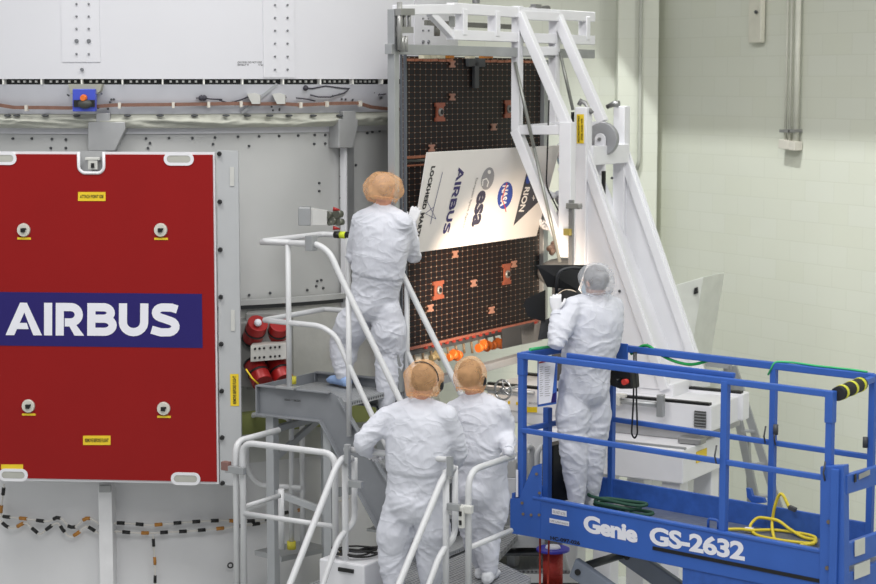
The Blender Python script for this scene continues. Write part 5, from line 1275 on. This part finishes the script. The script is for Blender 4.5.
# loose red cords below the left end
for x in (540, 549): 
    q = PX(x, 536, 13.5); q2 = PX(x - 1.5 * (x > 545), 600, 13.5)
    tag(MB().tube([q, q2, V((q2.x, q2.y, 0.02))], .008, 6).build('red_cord', M('cord_red', (196, 60, 40), .5)), ('red cord hanging straight down nearest the left end of the blue lift' if x < 545 else 'red cord hanging at a slant in front of the reel'), 'cord')
# ------------------------------------------------------------------ studio lamp with barn doors
LC = PX(569, 304, 13.65)
aim = (sg(482, 288) - LC).normalized(); ls = aim.cross(Z).normalized(); lu_ = ls.cross(aim)
lamp = thing('studio_lamp', 'black studio spotlight with open barn doors, aimed at the tilted board', 'spotlight', V((LC.x, LC.y, zDk)))
MB().cyl(LC - aim * .22, LC + aim * .02, .085, .1, 24).build('lamp_body', blackm, lamp, .008)
b = MB(); b.tube([LC + aim * .03 + (ls * math.cos(2 * math.pi * k / 28) + lu_ * math.sin(2 * math.pi * k / 28)) * .115 for k in range(28)], .014, 8, closed=True); b.build('front_ring', M('ring_grey', (90, 90, 92), .35, .5), lamp)
em = bpy.data.materials.new('lamp_lens'); em.use_nodes = True; e_ = em.node_tree.nodes['Principled BSDF']; e_.inputs['Emission Color'].default_value = (1, .82, .6, 1); e_.inputs['Emission Strength'].default_value = 14
MB().cyl(LC + aim * .022, LC + aim * .03, .095, .095, 24).build('lens', em, lamp)
D1 = LC.y
def at(x, y, Y): return PX(x, y, Y)
b = MB().prism([at(536.5, 265.5, D1 - .22), at(586.5, 265.5, D1 + .05), at(578, 290, D1 - .02), at(547, 287, D1 - .12)], V((0, .006, .004))); b.build('barn_door', blackm, lamp)
b = MB().prism([at(545, 290, D1 - .12), at(545, 322, D1 - .12), at(528, 317, D1 - .3), at(523.5, 305, D1 - .34), at(525, 299, D1 - .34)], V((.004, .008, 0))); b.build('barn_door', blackm, lamp)
b = MB().prism([at(541, 322, D1 - .1), at(557, 316, D1 - .08), at(566, 336, D1 - .16), at(538, 340, D1 - .24)], V((0, .006, .006))); b.build('barn_door', blackm, lamp)
b = MB(); b.tube([at(556, 302, D1 - .1), at(557, 275, D1 - .16), at(562, 269.5, D1 - .16), at(574, 267.5, D1 - .12), at(583, 269, D1 - .1)], .012, 8, .05); b.build('yoke', M('yoke_dark', (46, 47, 50), .4), lamp)
b = MB(); b.cyl(at(557, 301, D1 - .16), at(557, 301, D1 - .06), .03); b.build('tilt_knob', black, lamp)
b = MB(); base = V((LC.x, LC.y, zDk)) + LN * .05
b.cyl(LC - Z * .1, base + Z * .05, .016); b.build('stand_pole', blackm, lamp)
for a in (20, 140, 260):
    d = V((math.cos(R(a)), math.sin(R(a)), 0)); MB().cyl(base + Z * .25, base + d * .16 + Z * .008, .009, seg=8).build('stand_leg', blackm, lamp)
sp_ = bpy.data.lights.new('studio_lamp_beam', 'SPOT'); sp_.energy = 520; sp_.color = (1, .80, .6); sp_.spot_size = R(56); sp_.spot_blend = .9; sp_.shadow_soft_size = .07
so = bpy.data.objects.new('studio_lamp_beam', sp_); COL.objects.link(so); so.location = LC + aim * .06; so.rotation_euler = aim.to_track_quat('-Z', 'Y').to_euler()
# ------------------------------------------------------------------ people
def baked(mb, voxel, smooth=4, fn=None, fac=.5):
    me = mb.mesh('tmp', []); o = bpy.data.objects.new('tmp', me); COL.objects.link(o)
    r = o.modifiers.new('r', 'REMESH'); r.mode = 'VOXEL'; r.voxel_size = voxel; r.use_smooth_shade = True
    if smooth: s_ = o.modifiers.new('s', 'SMOOTH'); s_.iterations = smooth; s_.factor = fac
    dg = bpy.context.evaluated_depsgraph_get(); out = bpy.data.meshes.new_from_object(o.evaluated_get(dg))
    bpy.data.objects.remove(o); bpy.data.meshes.remove(me)
    if fn:
        ns = [v.normal.copy() for v in out.vertices]
        for v, n in zip(out.vertices, ns):
            v.co = v.co + n * fn(v.co, n)
    for p in out.polygons: p.use_smooth = True
    return out
def link_mesh(me, name, mat, root):
    me.transform(MW[root.name].inverted()); me.materials.clear(); me.materials.append(mat); me.name = name
    o = bpy.data.objects.new(name, me); COL.objects.link(o); o.parent = root; MW[o.name] = MW[root.name]; return o
def limb(mb, pts, rs, seg=14):
    P = [V(p) for p in pts]; Q = []; S = []
    for i in range(len(P) - 1):
        for k in range(4): t = k / 4; Q.append(P[i].lerp(P[i + 1], t)); S.append(rs[i] + (rs[i + 1] - rs[i]) * t)
    Q.append(P[-1]); S.append(rs[-1])
    mb.tube(Q, S, seg)
    for p, r in zip(P, rs): mb.sph(p, r * .995, seg, 10)
def hand(mb, wr, f, n, thumb, curl=35, r=.0105, sc=1.0):
    f = V(f).normalized(); n = (V(n) - f * V(n).dot(f)).normalized(); t = f.cross(n).normalized()
    if t.dot(V(thumb)) < 0: t = -t
    ring = lambda c, a, b: ering(c, t * a * sc, n * b * sc, 12)
    mb.loft([ring(wr - f * .03 * sc, .03, .024), ring(wr, .030, .022), ring(wr + f * .03 * sc, .04, .02), ring(wr + f * .065 * sc, .044, .017), ring(wr + f * .09 * sc, .042, .014)])
    for k, (o, L) in enumerate(((.032, .072), (.011, .08), (-.011, .075), (-.031, .06))):
        p = wr + f * (.075 if k < 3 else .068) * sc + t * o * sc; d = (f + t * o * 3).normalized(); pts = [p]
        for j, fr in enumerate((.45, .32, .28)):
            a = R(curl * (.6 + .5 * j) * (1 + .12 * k)); dd = (d * math.cos(a * (j + 1) * .6) + n * math.sin(a * (j + 1) * .6)).normalized()
            p = p + dd * L * fr * sc; pts.append(p)
        limb(mb, pts, [r * sc, r * sc, r * .93 * sc, r * .8 * sc], 8)
    p = wr + f * .022 * sc + t * .03 * sc; d = (t * .75 + f * .7 + n * .25).normalized()
    limb(mb, [p, p + d * .036 * sc, p + d * .036 * sc + (d * .5 + f * .6 + n * .4).normalized() * .032 * sc], [r * 1.25 * sc, r * 1.1 * sc, r * .85 * sc], 8)
def person(label, J, face, net, netsize, hair, gloves, feet, seed, mask=False, headset=False, shoe=None, legs=1.0, tors=1.0, group='cleanroom workers in white coveralls'):
    sh = (J['shR'] - J['shL']); side = sh.normalized(); spine = (J['neck'] - J['pel']).normalized(); side = (side - spine * side.dot(spine)).normalized()
    fw = spine.cross(side); 
    face = V(face).normalized()
    base = (J['anL'] + J['anR']) / 2; base.z = min(J['anL'].z, J['anR'].z) - .08
    root = thing('person', label, 'person', base, math.atan2(face.y, face.x) - R(90), group)
    pelS = (J['hipR'] - J['hipL']); pelS.z *= .5; pelS.normalize()
    def torso(mb, g, bg=0):
        def ring(c, a, b, s_=side): 
            ff_ = spine.cross(s_).normalized(); return ering(c, s_ * (a * tors + g), ff_ * (b * tors + g), 20)
        p, ch, nk = J['pel'], J['chest'], J['neck']; wa = J.get('waist', p.lerp(ch, .45)); upc = ch.lerp(nk, .62)
        mb.loft([ring(p - spine * .12, .12, .085, pelS), ring(p - spine * .06, .165, .12, pelS), ring(p, .175, .13, pelS), ring(p.lerp(wa, .6), .172, .122), ring(wa, .168 + bg, .12 + bg), ring(wa.lerp(ch, .5), .176 + bg, .127 + bg), ring(ch, .19 + bg * .7, .134), ring(ch.lerp(upc, .6), .2, .13), ring(upc, .198, .115), ring(upc.lerp(nk, .4), .165, .1), ring(upc.lerp(nk, .75), .112, .082), ring(nk - spine * .01, .075, .07)])
        mb.ell(p - spine * .02 - fw * .05, (pelS * (.14 * tors + g), fw * (.1 + g), Z * (.12 + g)), 16, 10)
        for s_ in ('shL', 'shR'): 
            limb(mb, [nk.lerp(J[s_], .25) - spine * .015, nk.lerp(J[s_], .7) - spine * .012, J[s_] - spine * .012], [.062 + g, .064 + g, .064 + g])
    def arms(mb, g, bag=1.0):
        for s_ in 'LR':
            if 'el' + s_ in J: 
                w_ = J['ha' + s_]; e_ = J['el' + s_]; limb(mb, [J['sh' + s_], J['sh' + s_].lerp(e_, .55), e_, e_.lerp(w_, .45), w_], [(.062 + g), (.056 * bag + g), (.047 * bag + g), (.042 * bag + g), .027 + g])
    def legm(mb, g, bag=1.0):
        for s_ in 'LR':
            h_, k_, a_ = J['hip' + s_], J['kn' + s_], J['an' + s_]
            limb(mb, [h_, h_.lerp(k_, .5), k_, k_.lerp(a_, .4), a_], [.088 + g, .078 * bag * legs + g, .06 * bag * legs + g, .056 * bag * legs + g, .036 * bag + g], 16)
    # body: head, neck, trunk, limbs in one surface
    H = J['head']; fs = face.cross(Z).normalized(); fu = fs.cross(face)
    mb = MB(); torso(mb, -.018); arms(mb, -.012); legm(mb, -.014)
    mb.ell(H + fu * .015 - face * .008, (fs * .074, face * .094, fu * .1), 20, 14); mb.ell(H - fu * .05 + face * .022, (fs * .055, face * .066, fu * .06), 16, 10)
    mb.ell(H + face * .092 - fu * .012, (fs * .013, face * .022, fu * .024), 10, 8); mb.ell(H + face * .075 + fu * .022, (fs * .05, face * .018, fu * .012), 12, 8)
    mb.ell(H + face * .08 - fu * .055, (fs * .024, face * .012, fu * .009), 10, 6); mb.ell(H + face * .07 - fu * .09, (fs * .025, face * .02, fu * .02), 10, 6)
    for q in (-1, 1): mb.ell(H + fs * .076 * q - fu * .005, (fs * .01, face * .018, fu * .03), 10, 8)
    limb(mb, [J['neck'] - spine * .03, J['neck'].lerp(H, .5), H - face * .02 - fu * .03], [.062, .054, .056])
    for s_ in 'LR':
        if 'ha' + s_ in J: mb.sph(J['ha' + s_], .024)
        f_ = V(feet[s_]).normalized() if isinstance(feet, dict) else V(feet).normalized(); a_ = J['an' + s_]
        limb(mb, [a_, a_ - Z * .05, a_ + f_ * .1 - Z * .06], [.034, .036, .026])
    body = baked(mb, .0095, 2); o = link_mesh(body, 'body', skin_m, root)
    for q in (-1, 1): MB().sph(H + face * .083 + fs * .032 * q + fu * .004, .012, 10, 8).build('eye', letter_m, o)
    # coverall
    joints = [J[k] for k in J if k[:2] in ('el', 'kn') or k in ('pel',)] + [J['pel'] - spine * .1]
    wz = J.get('waist', J['pel'].lerp(J['chest'], .45)) - spine * .03; OFF = V((seed * 7.3, seed * 3.1, 0))
    def fold(p, n):
        q = p + OFF
        wv = V((noise.noise(q * 3.1), noise.noise(q * 3.1 + V((9, 2, 4))), noise.noise(q * 3.1 + V((3, 7, 1))))) * .22
        u = q + wv; s = spine
        d = min((p - j).length for j in joints); a = .55 + 1.1 * math.exp(-(d / .13) ** 2)
        r1 = 1 - abs(noise.noise(V((u.x * 5, u.y * 5, u.z * 9.5)))) * 3.2
        r2 = 1 - abs(noise.noise(V((u.x * 11 + u.z * 5, u.y * 11, u.z * 13)))) * 3.2
        h_ = (max(r1, 0) ** 1.5 * .009 + max(r2, 0) ** 1.5 * .005 - .003 + noise.noise(q * 5) * .005) * a
        t = (p - wz).dot(spine); lat = ((p - wz) - spine * t).length
        if lat < .24: h_ -= .006 * math.exp(-(t / .012) ** 2); h_ += .002 * math.exp(-((t - .035) / .025) ** 2) 
        return h_
    mb = MB(); torso(mb, .012, .02); arms(mb, .010, 1.14); legm(mb, .014, 1.26)
    mb.loft([ering(J['neck'] - spine * .03, side * .085, fw * .08, 16), ering(J['neck'] + spine * .035, side * .066, fw * .066, 16)])
    cov = baked(mb, .0105, 14, fold); c = link_mesh(cov, 'coverall', suit_m, root)
    for s_ in 'LR':
        if 'ha' + s_ in J:
            w_ = J['ha' + s_]; d_ = (w_ - J['el' + s_]).normalized(); a_ = d_.cross(Z).normalized() if abs(d_.z) < .95 else d_.cross(V((1, 0, 0))).normalized(); b_ = a_.cross(d_)
            MB().tube([w_ - d_ * .012 + (a_ * math.cos(2 * math.pi * k / 20) + b_ * math.sin(2 * math.pi * k / 20)) * .036 for k in range(20)], .006, 8, closed=True).build('cuff', suit_m, c)
    # gloves
    for s_, (f_, n_, t_, cu_) in gloves.items():
        mb = MB(); w_ = J['ha' + s_]; hand(mb, w_ + V(f_).normalized() * .02, f_, n_, t_, cu_); 
        link_mesh(baked(mb, .0036, 2), 'glove', glove_m, root)
    # shoe covers
    for s_ in 'LR':
        f_ = V(feet[s_]).normalized() if isinstance(feet, dict) else V(feet).normalized(); a_ = J['an' + s_]; sd = f_.cross(Z).normalized(); z0 = a_.z - .085
        g_ = lambda x, w, h_, zz=0: ering(V((a_.x, a_.y, z0 + h_ / 2 + zz)) + f_ * x, sd * w, Z * h_ / 2, 14)
        mb = MB(); mb.loft([g_(-.085, .02, .03, .01), g_(-.075, .038, .07), g_(-.03, .045, .1), g_(.03, .046, .095), g_(.09, .05, .075), g_(.15, .05, .06), g_(.185, .035, .045), g_(.2, .015, .03)])
        limb(mb, [a_ - Z * .03, a_ + Z * .05], [.05, .055])
        me = baked(mb, .009, 2, lambda p, n: .004 * noise.noise(p * 30) + .003 * noise.noise(p * 60)); link_mesh(me, 'shoe_cover', shoe_m if not shoe else shoe, root)
    # hair and net
    hb = MB().ell(H + fu * .024 - face * .014, (fs * .083, face * .1, fu * .1), 24, 16)
    hme = baked(hb, .008, 1, lambda p, n: -.03 if (p - H).dot(face) > .055 and (p - H).dot(fu) < .07 else .002 * noise.noise(p * 60)); link_mesh(hme, 'hair', hair, root)
    wN, dN, hN, tilt = netsize
    nu = (fu + face * tilt).normalized(); nf = (face - nu * face.dot(nu)).normalized(); nsd = nf.cross(nu)
    C0 = H + fu * .02 - face * .01; vs = []; fs_ = []; A, Bn = 56, 16
    for i in range(Bn + 1):
        ph = i / Bn * R(136); 
        for k in range(A):
            th = 2 * math.pi * k / A; d_ = nsd * math.cos(th) + nf * math.sin(th)
            rad = math.sin(ph); hz_ = math.cos(ph)
            gather = 1.0; 
            
            p = d_ * rad * 1.0; q = V((p.dot(nsd) * wN, p.dot(nf) * dN, hz_ * hN * (1 if hz_ > 0 else 1.32)))
            nn = noise.noise(V((q.x * 14, q.y * 14, q.z * 14 + seed))) * .012 + noise.noise(V((q.x * 30, q.y * 30, q.z * 30 + seed))) * .002 + abs(noise.noise(V((math.cos(th) * 5, math.sin(th) * 5, seed + ph)))) * .02 * rad * (i / Bn)
            q = q * gather * (1 + nn / .12)
            ruff = .006 * math.sin(th * 17 + seed) * max(0, (i - Bn + 2)) / 2
            vs.append(C0 + nsd * q.x + nf * q.y + nu * (q.z) + d_ * ruff)
    for i in range(Bn):
        for k in range(A): fs_.append((i * A + k, i * A + (k + 1) % A, (i + 1) * A + (k + 1) % A, (i + 1) * A + k))
    mb = MB(); mb.add(vs, fs_, 0, True); nt_ = mb.build('hair_net', net, root)
    band = MB().tube([vs[(Bn - 1) * A + k] for k in range(A)], .0035, 6, closed=True).build('elastic_band', net, nt_)
    if mask:
        mb = MB(); mb.ell(H + face * .068 - fu * .055, (fs * .056, face * .045, fu * .058), 18, 12); mk = mb.build('face_mask', M('mask_blue', (188, 208, 222), .8), root)
        MB().tube([H + face * .06 + fs * .05 - fu * .05, H + fs * .082 - fu * .02, H + fs * .08 + fu * .01], .003, 6).build('mask_loop', letter_m, mk)
        MB().tube([H + face * .06 - fs * .05 - fu * .05, H - fs * .082 - fu * .02, H - fs * .08 + fu * .01], .003, 6).build('mask_loop', letter_m, mk)
    if headset:
        hs = MB(); P = []
        for k in range(13):
            a = R(-5 + 118 * k / 12); P.append(C0 - nf * dN * .55 + nsd * math.cos(a) * wN * .9 + nu * math.sin(a) * hN * .92)
        if headset == 1: hs.tube(P, .004, 6)
        hd = hs if headset == 1 else MB()
        e = C0 + nsd * (wN * .92) - fu * .04
        if headset == 2: hd.tube([e - face * .05 - fu * .04 - nsd * .03, e], .004, 6)
        hd = hd.build('headset', black, root)
        MB().ell(e, (nsd * .018, face * .026, fu * .034), 12, 8).build('earpiece', black, hd)
        MB().tube([e, e + face * .05 - fu * .03, e + face * .09 - fu * .055 - nsd * .03], .004, 6).build('microphone', black, hd)
    return root
zP = zf; 
J = dict(head=PX(384.5, 190, 14.030), neck=PX(383, 208, 14.050), chest=PX(381, 240, 14.050), waist=PX(378, 272, 14.080), pel=PX(374, 300, 14.130),
    shL=PX(361, 220, 14.140), shR=PX(403, 222, 13.950), elL=PX(354, 256, 14.270), haL=PX(384, 246, 14.480), elR=PX(412, 255, 14.16), haR=PX(411.5, 224, 14.47),
    hipL=PX(362, 308, 14.170), hipR=PX(388, 310, 14.070), knL=PX(344, 342, 14.310), knR=PX(390, 352, 14.130), anL=PX(343, 378, 14.230), anR=PX(386, 396, 14.080))
J['anL'].z = zf + .1; J['anR'].z = zf - .12
person('person in white coverall and puffy pale orange hair net, standing on the upper stair platform', J, (.5, .85, -.12), net_orange, (.148, .14, .112, .15), M('bald_hair', (150, 128, 116), .8), 
    {'R': ((.25, .35, .9), (.3, .9, -.1), (-1, .2, 0), 35), 'L': ((.5, .6, .5), (.5, .8, 0), (0, 0, 1), 40)}, dict(L=(-.55, .75, 0), R=(.1, 1, 0)), 1, mask=True, shoe=None, legs=1.3, tors=1.07)
for o_ in list(bpy.data.objects):
    if o_.name.startswith('shoe_cover'): o_.data.materials.clear(); o_.data.materials.append(shoeblue_m)
yB = 12.12
J = dict(head=PX(424, 381, yB), neck=PX(420, 402, yB + .02), chest=PX(418, 440, yB), waist=PX(417, 470, yB), pel=PX(415, 500, yB),
    shL=PX(386, 417, yB + .05), shR=PX(446, 416, yB - .05), elL=PX(367, 446, yB - .02), haL=PX(369, 452.5, yB + .17), elR=PX(459, 452, yB + .02), haR=PX(452, 468, yB + .26),
    hipL=PX(398, 510, yB + .02), hipR=PX(433, 510, yB - .02), knL=PX(393, 552, yB + .03), knR=PX(432, 553, yB), anL=PX(394, 595, yB), anR=PX(430, 595, yB))
for k in ('anL', 'anR'): J[k].z = LZ + .085
J['elL'] = PX(363, 444, yB + .0)
person('person in white coverall seen from behind, orange hair net with a black headset band', J, (.22, .97, -.05), net_orange, (.126, .13, .122, .0), hair_m,
    {'L': ((.3, .8, -.25), (0, -.1, -1), (1, 0, 0), 70), 'R': ((-.1, 1, 0), (0, 0, -1), (-1, 0, 0), 60)}, (.1, 1, 0), 2, headset=1, legs=1.12, tors=1.04)
yC = 12.68
J = dict(head=PX(470.5, 377, yC), neck=PX(474, 397, yC + .02), chest=PX(480, 430, yC), waist=PX(482, 458, yC), pel=PX(482, 488, yC),
    shL=PX(454, 411, yC + .06), shR=PX(500, 410, yC - .06), elL=PX(446, 440, yC + .1), haL=PX(462, 452, yC + .28), elR=PX(513, 440, yC - .06), haR=PX(511, 457, yC - .02 - .12),
    hipL=PX(469, 496, yC + .02), hipR=PX(495, 497, yC - .02), knL=PX(475, 535, yC + .06), knR=PX(486, 536, yC + .0), anL=PX(482, 570, yC + .1), anR=PX(489, 574, yC - .04))
for k in ('anL', 'anR'): J[k].z = LZ + .085
J['haR'] = V((g1.x, g1.y, zg + .04)) + E1 * .52
J['elR'] = PX(507, 437, yC - .02)
person('slimmer person in white coverall and orange hair net, standing right of the front worker', J, (.35, .93, -.05), net_orange, (.108, .125, .122, .12), hair_m,
    {'R': ((.1, .5, -.2), (0, -.1, -1), (-1, .2, 0), 75)}, (.25, .95, 0), 3, headset=2, legs=1.05, tors=.95)
yD = 13.42
J = dict(head=PX(595, 282, yD - .02), neck=PX(599, 297, yD + .02), chest=PX(595, 328, yD), waist=PX(588, 358, yD), pel=PX(584, 385, yD),
    shL=PX(573, 306, yD - .1), shR=PX(614, 307, yD + .12), elL=PX(557, 342, yD - .26), haL=PX(556, 313, yD - .18), elR=PX(612, 340, yD + .22), haR=PX(588, 335, yD + .36),
    hipL=PX(573, 392, yD - .05), hipR=PX(596, 393, yD + .06), knL=PX(573, 437, yD - .08), knR=PX(593, 438, yD + .03), anL=PX(577, 484, yD - .1), anR=PX(591, 486, yD + .03))
for k in ('anL', 'anR'): J[k].z = zDk + .085
person('person in white coverall and pale white hair net, working the lamp inside the blue lift', J, (-.68, .7, -.1), net_white, (.118, .13, .118, .05), greyhair_m,
    {'L': ((-.05, .1, 1), (.1, 1, .1), (1, .1, 0), 80)}, (-.5, .85, 0), 4, mask=True, legs=1.18, tors=1.08)
J = dict(head=PX(569, 153, 16.6), neck=PX(575, 167, 16.65), chest=PX(579, 195, 16.68), pel=PX(582, 240, 16.7),
    shL=PX(577, 176, 16.48), shR=PX(575, 175, 16.84), elL=PX(566, 208, 16.46), haL=PX(554, 229, 16.5), elR=PX(566, 202, 16.8), haR=PX(558, 195, 16.55),
    hipL=PX(584, 248, 16.6), hipR=PX(584, 247, 16.78), knL=PX(586, 290, 16.58), knR=PX(586, 290, 16.8), anL=PX(588, 330, 16.6), anR=PX(588, 330, 16.8))
for k in ('anL', 'anR'): J[k].z = 3.3
person('mostly hidden person in white coverall gripping the right end of the tilted board', J, (-.97, -.2, -.15), net_white, (.118, .125, .11, .05), greyhair_m,
    {'L': ((-.85, -.2, .2), (.2, -.4, .9), (0, 0, 1), 40), 'R': ((-.8, -.1, -.1), (0, -.5, .8), (0, 0, 1), 40)}, (-1, -.2, 0), 5, mask=True)
q = (J['anL'] + J['anR']) / 2; b = MB(); b.box((q.x, q.y, 3.19), (.5, .5, .05))
for a in (-.2, .2):
    for c in (-.2, .2): b.bar(V((q.x + a, q.y + c, 3.17)), V((q.x + a, q.y + c, 0)), .04, .04, E1)
tag(b.build('work_step', alu), 'tall aluminium work step hidden behind the white tower, under the fifth worker', 'step')
